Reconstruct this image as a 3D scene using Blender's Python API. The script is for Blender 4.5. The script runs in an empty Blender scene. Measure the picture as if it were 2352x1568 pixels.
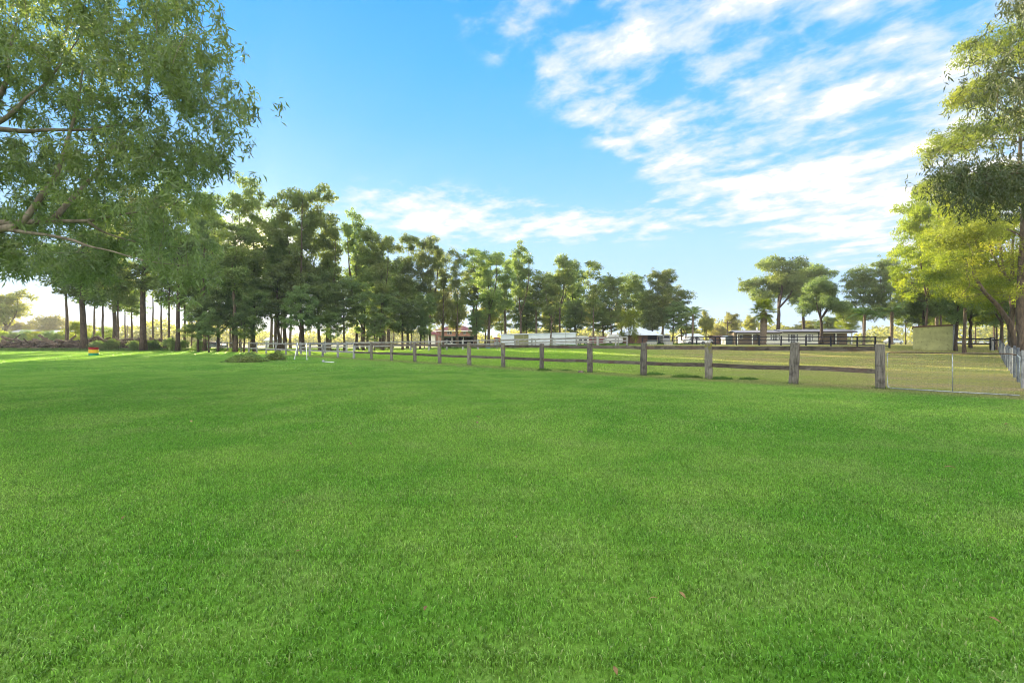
import bpy, math, random
import numpy as np
from mathutils import Vector, Matrix

random.seed(7)
RNG = np.random.default_rng(7)
SC = bpy.context.scene
COL = SC.collection
R = math.radians

# ------------------------------------------------------------------ camera
CAM_H = 1.4
cam_d = bpy.data.cameras.new('camera'); cam = bpy.data.objects.new('camera', cam_d); COL.objects.link(cam)
cam.location = (0, 0, CAM_H); cam.rotation_euler = (R(90), 0, 0)
cam_d.lens = 16.0; cam_d.sensor_width = 36.0; cam_d.shift_y = 0.00106
cam_d.clip_start = 0.1; cam_d.clip_end = 6000
SC.camera = cam
FPX = 1045.33; CX = 1176.0; HY = 786.5          # photo pixels at 2352 wide

# ------------------------------------------------------------------ view / light
SC.view_settings.view_transform = 'Standard'
try: SC.view_settings.look = 'None'
except Exception: pass
SC.view_settings.gamma = 1.0
SC.view_settings.exposure = 2.0
SC.view_settings.use_curve_mapping = False
SC.cycles.max_bounces = 7; SC.cycles.diffuse_bounces = 4; SC.cycles.glossy_bounces = 2
SC.cycles.transmission_bounces = 5; SC.cycles.volume_bounces = 0
SC.cycles.use_adaptive_sampling = True
SC.cycles.pixel_filter_type = 'BLACKMAN_HARRIS'; SC.cycles.filter_width = 1.05
SC.cycles.sample_clamp_indirect = 6.0

SUN_AZ = -29.0; SUN_EL = 9.8
sv = Vector((math.sin(R(SUN_AZ))*math.cos(R(SUN_EL)), math.cos(R(SUN_AZ))*math.cos(R(SUN_EL)), math.sin(R(SUN_EL))))
sl = bpy.data.lights.new('sun', 'SUN'); sl.energy = 5.0; sl.angle = R(0.5); sl.color = (1.0, 0.83, 0.55)
so = bpy.data.objects.new('sun', sl); COL.objects.link(so)
so.rotation_euler = sv.to_track_quat('Z', 'Y').to_euler(); so.location = (-40, 60, 40)

class NT:
    """small helper for node trees"""
    def __init__(s, nt): s.nt = nt
    def n(s, typ, **kw):
        nd = s.nt.nodes.new(typ)
        for k, v in kw.items(): setattr(nd, k, v)
        return nd
    def l(s, a, b): s.nt.links.new(a, b)
    def put(s, sock, v):
        if hasattr(v, 'is_linked') or hasattr(v, 'links'): s.l(v, sock)
        else: sock.default_value = v
    def m(s, op, a, b=None, c=None, clamp=False):
        nd = s.n('ShaderNodeMath', operation=op); nd.use_clamp = clamp
        s.put(nd.inputs[0], a)
        if b is not None: s.put(nd.inputs[1], b)
        if c is not None: s.put(nd.inputs[2], c)
        return nd.outputs[0]
    def vm(s, op, a, b=None, out=0):
        nd = s.n('ShaderNodeVectorMath', operation=op); s.put(nd.inputs[0], a)
        if b is not None: s.put(nd.inputs[1], b)
        return nd.outputs[out]
    def mix(s, f, a, b, mode='MIX'):
        nd = s.n('ShaderNodeMix', data_type='RGBA', blend_type=mode)
        s.put(nd.inputs[0], f); s.put(nd.inputs[6], a); s.put(nd.inputs[7], b)
        return nd.outputs[2]
    def sstep(s, v, a, b):
        nd = s.n('ShaderNodeMapRange', interpolation_type='SMOOTHSTEP')
        s.put(nd.inputs[0], v); nd.inputs[1].default_value = a; nd.inputs[2].default_value = b
        return nd.outputs[0]
    def noise(s, vec, scale, detail=4, rough=0.55, dist=0.0, out=0):
        nd = s.n('ShaderNodeTexNoise'); s.put(nd.inputs['Vector'], vec)
        nd.inputs['Scale'].default_value = scale; nd.inputs['Detail'].default_value = detail
        nd.inputs['Roughness'].default_value = rough; nd.inputs['Distortion'].default_value = dist
        return nd.outputs[out]
    def comb(s, x, y, z):
        nd = s.n('ShaderNodeCombineXYZ'); s.put(nd.inputs[0], x); s.put(nd.inputs[1], y); s.put(nd.inputs[2], z)
        return nd.outputs[0]
    def sep(s, v):
        nd = s.n('ShaderNodeSeparateXYZ'); s.put(nd.inputs[0], v); return nd.outputs

def rgba(c): return (c[0], c[1], c[2], 1.0)

world = bpy.data.worlds.new('World'); SC.world = world; world.use_nodes = True
w = NT(world.node_tree); world.node_tree.nodes.clear()
tc = w.n('ShaderNodeTexCoord'); D = w.vm('NORMALIZE', tc.outputs['Generated'])
sx, sy, sz = w.sep(D)
sky = w.n('ShaderNodeTexSky', sky_type='NISHITA'); sky.sun_disc = False
sky.sun_elevation = R(SUN_EL); sky.sun_rotation = R(SUN_AZ); sky.air_density = 1.0; sky.dust_density = 0.6; sky.ozone_density = 3.0
ramp = w.n('ShaderNodeValToRGB'); w.l(w.m('MAXIMUM', sz, 0.0), ramp.inputs[0])
stops = [(0.0, (.52, .64, .80)), (0.09, (.47, .63, .82)), (.2, (.41, .61, .86)), (.31, (.27, .53, .88)), (.42, (.16, .46, .88)), (.52, (.10, .41, .88)), (.61, (.065, .36, .80)), (1.0, (.04, .26, .66))]
el = ramp.color_ramp.elements
el[0].position = 0; el[0].color = rgba(stops[0][1]); el[1].position = 1; el[1].color = rgba(stops[-1][1])
stops = [(p, (c[0]*(.45+.15*(1-min(1, p*1.6))), c[1]*.655, c[2]*.72)) for p, c in stops]
el[0].color = rgba(stops[0][1]); el[1].color = rgba(stops[-1][1])
for p, c in stops[1:-1]:
    e = el.new(p); e.color = rgba(c)
K = 5.0                                          # 1 / (0.1 * 2^exposure)
SKYK = w.vm('SCALE', ramp.outputs[0]); SKYK.node.inputs[3].default_value = K
base = w.mix(0.96, sky.outputs[0], SKYK)
# clouds: fractal noise on a flat cloud deck, wind streets running towards the left horizon
zc = w.m('ADD', w.m('MAXIMUM', sz, 0.0), 0.10)
pu = w.m('DIVIDE', sx, zc); pv = w.m('DIVIDE', sy, zc)
ca, sa = math.cos(R(-52)), math.sin(R(-52))      # street direction azimuth
along = w.m('ADD', w.m('MULTIPLY', pu, sa), w.m('MULTIPLY', pv, ca))
across = w.m('SUBTRACT', w.m('MULTIPLY', pu, ca), w.m('MULTIPLY', pv, sa))
cv = w.comb(w.m('MULTIPLY', along, 0.85), w.m('MULTIPLY', across, 1.15), 3.3)
n1 = w.noise(cv, 2.7, 8, 0.54, 0.15)
n2 = w.noise(w.comb(w.m('MULTIPLY', along, 0.9), w.m('MULTIPLY', across, 1.1), 9.1), 7.5, 7, 0.58, 0.15)
nz = w.m('ADD', w.m('MULTIPLY', n1, 0.52), w.m('MULTIPLY', n2, 0.48))
az = w.m('MULTIPLY', w.m('ARCTAN2', sx, sy), 57.2958)
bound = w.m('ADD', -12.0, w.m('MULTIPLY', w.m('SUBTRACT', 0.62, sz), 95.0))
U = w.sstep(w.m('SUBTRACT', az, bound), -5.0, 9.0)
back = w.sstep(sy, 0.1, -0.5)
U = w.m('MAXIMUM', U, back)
U = w.m('MAXIMUM', U, w.m('MULTIPLY', w.m('MAXIMUM', back, w.sstep(sz, 0.64, 0.80)), 1.9))  # extra cover added overhead and behind, out of view, to brighten the lawn
def gauss(caz, cz, saz, ssz, amp):
    a = w.m('POWER', w.m('DIVIDE', w.m('SUBTRACT', az, caz), saz), 2.0)
    b = w.m('POWER', w.m('DIVIDE', w.m('SUBTRACT', sz, cz), ssz), 2.0)
    return w.m('MULTIPLY', w.m('EXPONENT', w.m('MULTIPLY', w.m('ADD', a, b), -1.0)), amp)
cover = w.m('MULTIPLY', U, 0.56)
cover = w.m('ADD', cover, gauss(38, 0.245, 17, 0.075, 0.30))
cover = w.m('ADD', cover, gauss(-10, 0.265, 12, 0.05, 0.75))
cover = w.m('ADD', cover, gauss(10, 0.25, 14, 0.035, 0.58))
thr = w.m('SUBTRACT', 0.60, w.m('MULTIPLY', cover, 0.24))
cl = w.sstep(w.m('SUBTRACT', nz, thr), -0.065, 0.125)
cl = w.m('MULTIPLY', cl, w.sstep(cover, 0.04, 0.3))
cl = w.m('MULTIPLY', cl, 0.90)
shade = w.sstep(w.m('SUBTRACT', nz, thr), 0.08, 0.31)
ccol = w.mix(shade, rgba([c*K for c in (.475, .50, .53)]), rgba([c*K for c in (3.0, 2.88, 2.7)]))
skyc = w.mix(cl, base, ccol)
dots = w.m('MAXIMUM', w.vm('DOT_PRODUCT', D, tuple(sv), out=1), 0.0)
aur = w.m('ADD', w.m('MULTIPLY', w.m('POWER', dots, 30.0), 0.035*K), w.m('MULTIPLY', w.m('POWER', dots, 900.0), 3.0*K))
glow = w.vm('SCALE', (1.0, 0.74, 0.36)); w.l(aur, glow.node.inputs[3])
skyc = w.mix(1.0, skyc, glow, 'ADD')
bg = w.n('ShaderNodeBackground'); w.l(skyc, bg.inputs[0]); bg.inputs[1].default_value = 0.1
wo = w.n('ShaderNodeOutputWorld'); w.l(bg.outputs[0], wo.inputs[0])

# ------------------------------------------------------------------ terrain
def sst(x, a, b):
    t = np.clip((np.asarray(x, float)-a)/(b-a), 0, 1); return t*t*(3-2*t)
def G(x, y):
    x = np.asarray(x, float); y = np.asarray(y, float)
    return 0.85*sst(y, 22, 60)*sst(x, -25, 25) + 0.17*sst(y, 30, 70)
def g1(x, y): return float(G(x, y))
def at(px, d): return ((px-CX)/FPX*d, d)
def zat(py, d): return CAM_H + (HY-py)/FPX*d

# ------------------------------------------------------------------ mesh helpers
class MB:
    def __init__(s): s.V = []; s.F = []; s.T = []; s.n = 0
    def add(s, v, f, tint=0.5):
        v = np.asarray(v, float).reshape(-1, 3); f = np.asarray(f, int)
        s.V.append(v); s.F.append(f+s.n); s.n += len(v)
        s.T.append(np.broadcast_to(np.asarray(tint, float), (len(f),)).copy())
        return s
    def box(s, x0, x1, y0, y1, z0, z1):
        v = [(x0,y0,z0),(x1,y0,z0),(x1,y1,z0),(x0,y1,z0),(x0,y0,z1),(x1,y0,z1),(x1,y1,z1),(x0,y1,z1)]
        f = [(0,3,2,1),(4,5,6,7),(0,1,5,4),(1,2,6,5),(2,3,7,6),(3,0,4,7)]
        return s.add(v, f)
    def prism(s, pts, y0, y1):
        """polygon in xz extruded along y"""
        n = len(pts)
        v = [(p[0], y0, p[1]) for p in pts] + [(p[0], y1, p[1]) for p in pts]
        s.add(v, [(i, (i+1) % n, n+(i+1) % n, n+i) for i in range(n)])
        s.add(v, [tuple(range(n))[::-1]]); s.add(v, [tuple(range(n, 2*n))])
        return s
    def tube(s, path, rad, sides=6, cap=True):
        P = np.asarray(path, float); n = len(P); rad = np.broadcast_to(np.asarray(rad, float), (n,))
        T = np.gradient(P, axis=0); T /= np.linalg.norm(T, axis=1, keepdims=True)+1e-9
        ref = np.array([0, 0, 1.0]) if abs(T[0, 2]) < 0.9 else np.array([1.0, 0, 0])
        A = np.cross(T, ref); A /= np.linalg.norm(A, axis=1, keepdims=True)+1e-9
        B = np.cross(T, A)
        th = np.arange(sides)*2*math.pi/sides
        v = P[:, None, :] + rad[:, None, None]*(np.cos(th)[None, :, None]*A[:, None, :]+np.sin(th)[None, :, None]*B[:, None, :])
        i = np.arange(n-1)[:, None]*sides; j = np.arange(sides)[None, :]; k = (j+1) % sides
        f = np.stack([i+j, i+k, i+sides+k, i+sides+j], -1).reshape(-1, 4)
        base = s.n
        s.add(v.reshape(-1, 3), f)
        if cap:
            s.F.append(np.array([list(range(base+(n-1)*sides, base+n*sides))])); s.T.append(np.array([0.5]))
            s.F.append(np.array([list(range(base, base+sides))[::-1]])); s.T.append(np.array([0.5]))
        return s
    def mesh(s, name, mat, smooth=False, tint=False):
        me = bpy.data.meshes.new(name)
        V = np.concatenate(s.V); tot = np.concatenate([np.full(len(f), f.shape[1]) for f in s.F])
        loops = np.concatenate([f.ravel() for f in s.F])
        me.vertices.add(len(V)); me.vertices.foreach_set('co', V.ravel().astype(np.float32))
        me.loops.add(len(loops)); me.loops.foreach_set('vertex_index', loops.astype(np.int32))
        me.polygons.add(len(tot)); st = np.concatenate([[0], np.cumsum(tot)[:-1]])
        me.polygons.foreach_set('loop_start', st.astype(np.int32))
        try: me.polygons.foreach_set('loop_total', tot.astype(np.int32))
        except Exception: pass
        me.polygons.foreach_set('use_smooth', np.full(len(tot), smooth, dtype=bool))
        if tint:
            a = me.attributes.new('tint', 'FLOAT', 'FACE'); a.data.foreach_set('value', np.concatenate(s.T).astype(np.float32))
        me.update(calc_edges=True)
        if mat: me.materials.append(mat)
        return me
    def obj(s, name, mat, parent=None, smooth=False, tint=False, loc=None, rz=0):
        return mobj(name, s.mesh(name, mat, smooth, tint), parent, loc, rz)

def mobj(name, me, parent=None, loc=None, rz=0, scale=None, rot=None):
    o = bpy.data.objects.new(name, me); COL.objects.link(o)
    if parent is not None: o.parent = parent
    if loc is not None: o.location = loc
    if rz: o.rotation_euler = (0, 0, rz)
    if rot is not None: o.rotation_euler = rot
    if scale is not None: o.scale = scale
    return o
def empty(name, loc, rz=0):
    o = bpy.data.objects.new(name, None); COL.objects.link(o); o.location = loc; o.rotation_euler = (0, 0, rz)
    o.empty_display_size = 0.3
    return o
def tag(o, label=None, cat=None, group=None, kind=None):
    if label: o['label'] = label
    if cat: o['category'] = cat
    if group: o['group'] = group
    if kind: o['kind'] = kind
    return o
def thing(name, label, cat, loc, rz=0, group=None): return tag(empty(name, loc, rz), label, cat, group)

# ------------------------------------------------------------------ materials
def newmat(name):
    m = bpy.data.materials.new(name); m.use_nodes = True; m.node_tree.nodes.clear()
    t = NT(m.node_tree); out = t.n('ShaderNodeOutputMaterial'); return m, t, out
def principled(t, col, rough=0.7, metal=0.0, spec=0.3, bump=None, bs=0.3, bd=0.02):
    p = t.n('ShaderNodeBsdfPrincipled'); t.put(p.inputs['Base Color'], col); t.put(p.inputs['Roughness'], rough)
    p.inputs['Metallic'].default_value = metal; p.inputs['Specular IOR Level'].default_value = spec
    if bump is not None:
        b = t.n('ShaderNodeBump'); b.inputs['Strength'].default_value = bs; b.inputs['Distance'].default_value = bd
        t.l(bump, b.inputs['Height']); t.l(b.outputs[0], p.inputs['Normal'])
    return p
def simple(name, c, rough=0.6, metal=0.0, var=0.25, scale=3.0, spec=0.3, dirt=None):
    m, t, out = newmat(name)
    tcn = t.n('ShaderNodeTexCoord'); nz = t.noise(tcn.outputs['Object'], scale, 6, 0.65)
    c1 = rgba([x*(1-var) for x in c]); c2 = rgba([min(1, x*(1+var)) for x in c])
    col = t.mix(t.sstep(nz, 0.3, 0.7), c1, c2)
    if dirt:
        n2 = t.noise(tcn.outputs['Object'], scale*2.7, 5, 0.7)
        col = t.mix(t.m('MULTIPLY', t.sstep(n2, 0.52, 0.72), 0.7), col, rgba(dirt))
    p = principled(t, col, rough, metal, spec, nz, 0.15)
    t.l(p.outputs[0], out.inputs[0]); return m
def leafmat(name, dark, light, yel=(.20, .22, .03), trans=0.4, rough=0.5, spec=0.35, tt=(1.7, 1.45, .7, 1)):
    m, t, out = newmat(name)
    at_ = t.n('ShaderNodeAttribute', attribute_name='tint'); oi = t.n('ShaderNodeObjectInfo')
    tcn = t.n('ShaderNodeTexCoord'); nz = t.noise(tcn.outputs['Object'], 0.35, 3, 0.6)
    col = t.mix(at_.outputs['Fac'], rgba(dark), rgba(light))
    col = t.mix(t.m('MULTIPLY', t.sstep(nz, 0.45, 0.75), 0.35), col, rgba(yel))
    hs = t.n('ShaderNodeHueSaturation'); t.l(col, hs.inputs['Color'])
    t.l(t.m('ADD', 0.8, t.m('MULTIPLY', oi.outputs['Random'], 0.4)), hs.inputs['Value'])
    t.l(t.m('ADD', 0.485, t.m('MULTIPLY', oi.outputs['Random'], 0.03)), hs.inputs['Hue'])
    p = principled(t, hs.outputs[0], rough, 0, spec)
    tr = t.n('ShaderNodeBsdfTranslucent')
    tcx = t.mix(1.0, hs.outputs[0], tt, 'MULTIPLY'); t.l(tcx, tr.inputs[0])
    mx = t.n('ShaderNodeMixShader'); mx.inputs[0].default_value = trans
    t.l(p.outputs[0], mx.inputs[1]); t.l(tr.outputs[0], mx.inputs[2]); t.l(mx.outputs[0], out.inputs[0])
    return m
def barkmat(name, c1, c2, zs=0.25, sc=9.0):
    m, t, out = newmat(name)
    tcn = t.n('ShaderNodeTexCoord'); v = t.vm('MULTIPLY', tcn.outputs['Object'], (1, 1, zs))
    nz = t.noise(v, sc, 6, 0.7); n2 = t.noise(tcn.outputs['Object'], 1.3, 4, 0.6)
    col = t.mix(t.sstep(nz, 0.32, 0.66), rgba(c1), rgba(c2))
    col = t.mix(t.m('MULTIPLY', t.sstep(n2, 0.5, 0.7), 0.5), col, rgba([(a+b)*0.35 for a, b in zip(c1, c2)]))
    p = principled(t, col, 0.85, 0, 0.2, nz, 0.6, 0.04); t.l(p.outputs[0], out.inputs[0]); return m
def woodmat(name, dark, light, axis='X', lichen=0.0, red=0.0):
    m, t, out = newmat(name)
    tcn = t.n('ShaderNodeTexCoord'); oi = t.n('ShaderNodeObjectInfo')
    stretch = (0.06, 1, 1) if axis == 'X' else (1, 1, 0.06)
    off = t.vm('ADD', tcn.outputs['Object'], t.comb(t.m('MULTIPLY', oi.outputs['Random'], 37.0), 3.1, t.m('MULTIPLY', oi.outputs['Random'], 11.0)))
    v = t.vm('MULTIPLY', off, stretch)
    grain = t.noise(v, 46, 5, 0.65); blot = t.noise(off, 3.4, 5, 0.65); crack = t.noise(v, 20, 3, 0.5)
    col = t.mix(t.sstep(grain, 0.33, 0.66), rgba(dark), rgba(light))
    col = t.mix(t.m('MULTIPLY', t.sstep(blot, 0.5, 0.68), 0.65), col, rgba([x*0.45 for x in dark]))
    col = t.mix(t.sstep(crack, 0.30, 0.22), col, (0.012, 0.01, 0.009, 1))
    if red: col = t.mix(t.m('MULTIPLY', t.sstep(t.noise(off, 1.6, 4, 0.6), 0.5, 0.66), red), col, (0.10, 0.045, 0.03, 1))
    if lichen:
        z = t.sep(tcn.outputs['Object'])[2]
        lm = t.m('MULTIPLY', t.sstep(z, 0.85, 1.3), t.sstep(t.noise(off, 6, 5, 0.7), 0.46, 0.6))
        lm = t.m('MULTIPLY', lm, t.m('GREATER_THAN', oi.outputs['Random'], 0.55))
        col = t.mix(t.m('MULTIPLY', lm, lichen), col, (0.20, 0.19, 0.03, 1))
        gm = t.m('MULTIPLY', t.sstep(z, 0.35, 0.0), t.sstep(t.noise(off, 7, 5, 0.7), 0.35, 0.6))
        col = t.mix(t.m('MULTIPLY', gm, 0.6), col, (0.07, 0.085, 0.03, 1))
    vb = t.m('ADD', 0.75, t.m('MULTIPLY', oi.outputs['Random'], 0.5))
    hs = t.n('ShaderNodeHueSaturation'); t.l(col, hs.inputs['Color']); t.l(vb, hs.inputs['Value'])
    p = principled(t, hs.outputs[0], 0.85, 0, 0.2, grain, 0.5, 0.01); t.l(p.outputs[0], out.inputs[0]); return m

def field_color(t, blade):
    """lawn in front of the post and rail line, drier paddock behind it"""
    geo = t.n('ShaderNodeNewGeometry'); P = geo.outputs['Position']; x, y, z = t.sep(P)
    Pf = t.comb(x, y, 0.0)
    big = t.noise(Pf, 0.22, 5, 0.6, 0.5); mid = t.noise(Pf, 0.9, 4, 0.6); fine = t.noise(Pf, 14 if not blade else 5, 4, 0.7)
    c = t.mix(t.sstep(big, 0.40, 0.58), (.138, .322, .038, 1), (.21, .385, .063, 1))
    c = t.mix(t.m('MULTIPLY', t.sstep(mid, 0.48, 0.68), 0.36), c, (.27, .37, .12, 1))
    c = t.mix(t.m('MULTIPLY', t.sstep(mid, 0.52, 0.35), 0.35), c, (.08, .25, .022, 1))
    # paddock
    s = t.m('ADD', t.m('ADD', x, y), t.m('MULTIPLY', t.m('SUBTRACT', mid, 0.5), 2.6))
    pad = t.sstep(s, 22.6, 26.4)
    right = t.sstep(t.m('SUBTRACT', x, t.m('MULTIPLY', y, 0.15)), -2.0, 14.0)
    Pst = t.comb(t.m('MULTIPLY', x, 0.25), y, 4.0)
    strk = t.noise(Pst, 0.55, 5, 0.65); pn = t.noise(Pf, 0.38, 5, 0.65)
    pc = t.mix(right, (.22, .40, .04, 1), (.36, .39, .13, 1))
    pc = t.mix(t.m('MULTIPLY', t.sstep(strk, 0.46, 0.62), t.m('ADD', 0.15, t.m('MULTIPLY', right, 0.55))), pc, (.42, .37, .18, 1))
    bare = t.m('MULTIPLY', t.sstep(pn, 0.50, 0.66), t.m('ADD', 0.12, t.m('MULTIPLY', right, 0.55)))
    nearf = t.m('MULTIPLY', t.sstep(s, 31.0, 25.5), right)
    bare = t.m('MINIMUM', 1.0, t.m('ADD', bare, t.m('MULTIPLY', nearf, t.m('MULTIPLY', t.sstep(mid, 0.42, 0.6), 0.6))))
    pc = t.mix(bare, pc, (.42, .34, .22, 1))
    c = t.mix(pad, c, pc)
    # worn strip along the fence line
    wear = t.m('MULTIPLY', t.m('MULTIPLY', t.sstep(s, 22.4, 24.0), t.sstep(s, 26.5, 24.8)), 0.55)
    c = t.mix(wear, c, (.25, .24, .11, 1))
    far = t.sstep(y, 95.0, 150.0)
    c = t.mix(far, c, (.30, .27, .10, 1))
    return c, fine, mid, P

def make_ground_mat():
    m, t, out = newmat('grass_ground')
    c, fine, mid, P = field_color(t, False)
    hi = t.noise(P, 60, 4, 0.7)
    c = t.mix(t.sstep(fine, 0.3, 0.7), t.mix(1.0, c, (.5, .5, .42, 1), 'MULTIPLY'), c)
    c = t.mix(t.m('MULTIPLY', t.sstep(hi, 0.55, 0.7), 0.3), c, (.24, .2, .11, 1))
    p = principled(t, c, 0.95, 0, 0.05, t.m('ADD', fine, hi), 0.6, 0.05); t.l(p.outputs[0], out.inputs[0]); return m
def make_blade_mat():
    m, t, out = newmat('grass_blade')
    c, fine, mid, P = field_color(t, True)
    at_ = t.n('ShaderNodeAttribute', attribute_name='tint'); v = at_.outputs['Fac']
    c = t.mix(1.0, c, t.mix(v, (.34, .38, .26, 1), (2.05, 1.85, 2.1, 1)), 'MULTIPLY')
    c = t.mix(t.m('MULTIPLY', t.m('GREATER_THAN', v, 0.93), 0.75), c, (.40, .40, .22, 1))
    p = principled(t, c, 0.42, 0, 0.5)
    tr = t.n('ShaderNodeBsdfTranslucent'); t.l(t.mix(1.0, c, (1.35, 1.35, 0.8, 1), 'MULTIPLY'), tr.inputs[0])
    mx = t.n('ShaderNodeMixShader'); mx.inputs[0].default_value = 0.4
    t.l(p.outputs[0], mx.inputs[1]); t.l(tr.outputs[0], mx.inputs[2]); t.l(mx.outputs[0], out.inputs[0]); return m

M = {}
M['ground'] = make_ground_mat(); M['blade'] = make_blade_mat()
M['leaf_near'] = leafmat('gum_leaf_near', (.085, .125, .052), (.225, .295, .13), (.25, .27, .055), 0.5, 0.42, 0.5, (1.45, 1.45, .7, 1))
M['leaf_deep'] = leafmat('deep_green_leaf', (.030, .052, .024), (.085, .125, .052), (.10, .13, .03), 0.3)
M['leaf_mid'] = leafmat('mid_green_leaf', (.060, .10, .026), (.23, .30, .06), (.36, .37, .04), 0.52)
M['leaf_gum'] = leafmat('gum_leaf', (.085, .122, .046), (.26, .33, .125), (.38, .37, .05), 0.5, 0.5, 0.4, (1.35, 1.42, .7, 1))
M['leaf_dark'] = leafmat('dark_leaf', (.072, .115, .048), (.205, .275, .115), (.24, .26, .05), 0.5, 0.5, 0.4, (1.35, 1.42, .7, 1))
M['leaf_lime'] = leafmat('lime_leaf', (.08, .13, .02), (.29, .36, .05), (.42, .41, .035), 0.55, 0.5, 0.35, (1.5, 1.4, .6, 1))
M['leaf_far'] = leafmat('far_leaf', (.13, .16, .06), (.26, .30, .11), (.37, .36, .085), 0.55)  # yellowed and lightened: golden light and sunlit haze put into the leaf colour
M['weed'] = leafmat('weed_leaf', (.04, .10, .02), (.10, .19, .04), (.10, .16, .03), 0.4)
M['dry'] = leafmat('dry_leaf', (.17, .095, .035), (.30, .19, .08), (.24, .14, .05), 0.1)
M['cut'] = leafmat('cut_branch_leaf', (.06, .12, .035), (.26, .38, .11), (.20, .13, .06), 0.25)
M['bark_gum'] = barkmat('gum_bark', (.12, .095, .072), (.30, .255, .20), 0.35, 5)
M['bark_dark'] = barkmat('ironbark', (.035, .025, .020), (.11, .082, .062))
M['bark_mid'] = barkmat('mid_bark', (.065, .048, .036), (.17, .125, .09))
M['bark_pale'] = barkmat('pale_bark', (.24, .21, .17), (.45, .41, .34), 0.4, 4)
M['bark_palm'] = barkmat('palm_bark', (.10, .075, .055), (.27, .21, .155), 2.5, 7)
M['post'] = woodmat('weathered_post', (.10, .088, .075), (.27, .24, .205), 'Z', 0.9)
M['rail'] = woodmat('weathered_rail', (.062, .050, .041), (.185, .155, .128), 'X', 0, 0.5)
M['post_grey'] = woodmat('silver_post', (.19, .19, .185), (.40, .40, .39), 'Z')
M['rail_grey'] = woodmat('silver_rail', (.17, .165, .16), (.38, .37, .36), 'X')
M['post_black'] = woodmat('black_post', (.012, .014, .022), (.035, .038, .05), 'Z')
M['rail_black'] = woodmat('black_rail', (.012, .014, .022), (.04, .043, .055), 'X')
M['olive_dark'] = simple('dark_olive_sheet', (.20, .20, .085), 0.6, 0, .12, 1.2)
M['hole'] = simple('bolt_hole', (.01, .01, .01))
M['galv'] = simple('galvanised_pipe', (.36, .40, .40), 0.45, 0.5, 0.3, 12, 0.5, (.12, .07, .045))
M['galv_rust'] = simple('rusty_pipe', (.11, .075, .055), 0.7, 0.2, 0.4, 9, 0.3, (.32, .30, .27))
M['wire'] = simple('wire', (.30, .32, .32), 0.5, 0.6, 0.1)
M['post_blue'] = woodmat('pale_painted_post', (.10, .11, .125), (.20, .215, .235), 'Z')
M['olive'] = simple('olive_sheet', (.56, .55, .26), 0.6, 0, 0.15, 1.2, 0.3, (.20, .18, .08))
M['white_sheet'] = simple('white_sheet', (.62, .67, .72), 0.5, 0, 0.08, 1.0)
M['white'] = simple('white_paint', (.78, .79, .80), 0.5, 0, 0.05)
M['cream'] = simple('cream_paint', (.80, .79, .72), 0.6, 0, 0.06)
M['roof_grey'] = simple('grey_roof', (.30, .29, .31), 0.5, 0, 0.12, 2)
M['roof_pale'] = simple('pale_roof', (.62, .69, .78), 0.4, 0, 0.08, 1.5)
M['roof_red'] = simple('maroon_tiles', (.16, .045, .05), 0.7, 0, 0.2, 3)
M['brick'] = simple('pink_brick', (.42, .20, .145), 0.85, 0, 0.12, 6)
M['brick_tan'] = simple('tan_brick', (.25, .195, .14), 0.85, 0, 0.15, 6)
M['fascia'] = simple('brown_fascia', (.045, .035, .03), 0.6)
M['timber'] = simple('brown_timber', (.15, .085, .055), 0.8, 0, 0.3, 2)
M['dark'] = simple('dark_interior', (.012, .012, .013), 0.9)
M['maroon'] = simple('maroon_steel', (.22, .03, .035), 0.55, 0, 0.2, 1.5, 0.4, (.12, .05, .04))
M['green_roof'] = simple('green_roof', (.035, .10, .075), 0.6)
M['rubber'] = simple('rubber', (.015, .015, .015), 0.8)
M['grey'] = simple('grey_paint', (.33, .34, .35), 0.6)
M['concrete'] = simple('concrete', (.36, .37, .33), 0.9, 0, 0.15, 3)
M['slate'] = simple('slate_paint', (.13, .17, .18), 0.5, 0, 0.15, 2)
M['blue'] = simple('blue_plastic', (.12, .26, .42), 0.5)
M['red'] = simple('red_paint', (.26, .012, .015), 0.45, 0, 0.25, 6)
M['yellow'] = simple('yellow_paint', (.72, .52, .02), 0.45, 0, 0.12, 6, 0.3, (.55, .22, .03))
M['green'] = simple('green_paint', (.01, .22, .11), 0.45, 0, 0.25, 6)
M['orange'] = simple('orange_lens', (.75, .22, .02), 0.3)
M['soil'] = simple('soil', (.15, .12, .095), 0.95, 0, 0.3, 5)
M['rock'] = simple('dead_wood', (.085, .066, .053), 0.9, 0, 0.45, 3)
def glassmat():
    m, t, out = newmat('window_glass'); p = principled(t, (.02, .025, .035, 1), 0.08, 0, 0.8); t.l(p.outputs[0], out.inputs[0]); return m
M['glass'] = glassmat()

# ------------------------------------------------------------------ ground
def axis_coords():
    a = list(np.arange(0, 100, 2.0)); s = 2.0; v = 100
    while v < 2600: a.append(v); s *= 1.22; v += s
    a.append(2600); return np.array(a)
ax = axis_coords(); gx = np.concatenate([-ax[:0:-1], ax]); gy = gx.copy()
XX, YY = np.meshgrid(gx, gy); ZZ = G(XX, YY)
nx = len(gx); idx = (np.arange(nx-1)[:, None]*nx + np.arange(nx-1)[None, :])
gf = np.stack([idx, idx+1, idx+nx+1, idx+nx], -1).reshape(-1, 4)
gm = MB().add(np.stack([XX, YY, ZZ], -1), gf)
tag(gm.obj('ground', M['ground'], None, True), kind='structure')

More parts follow.
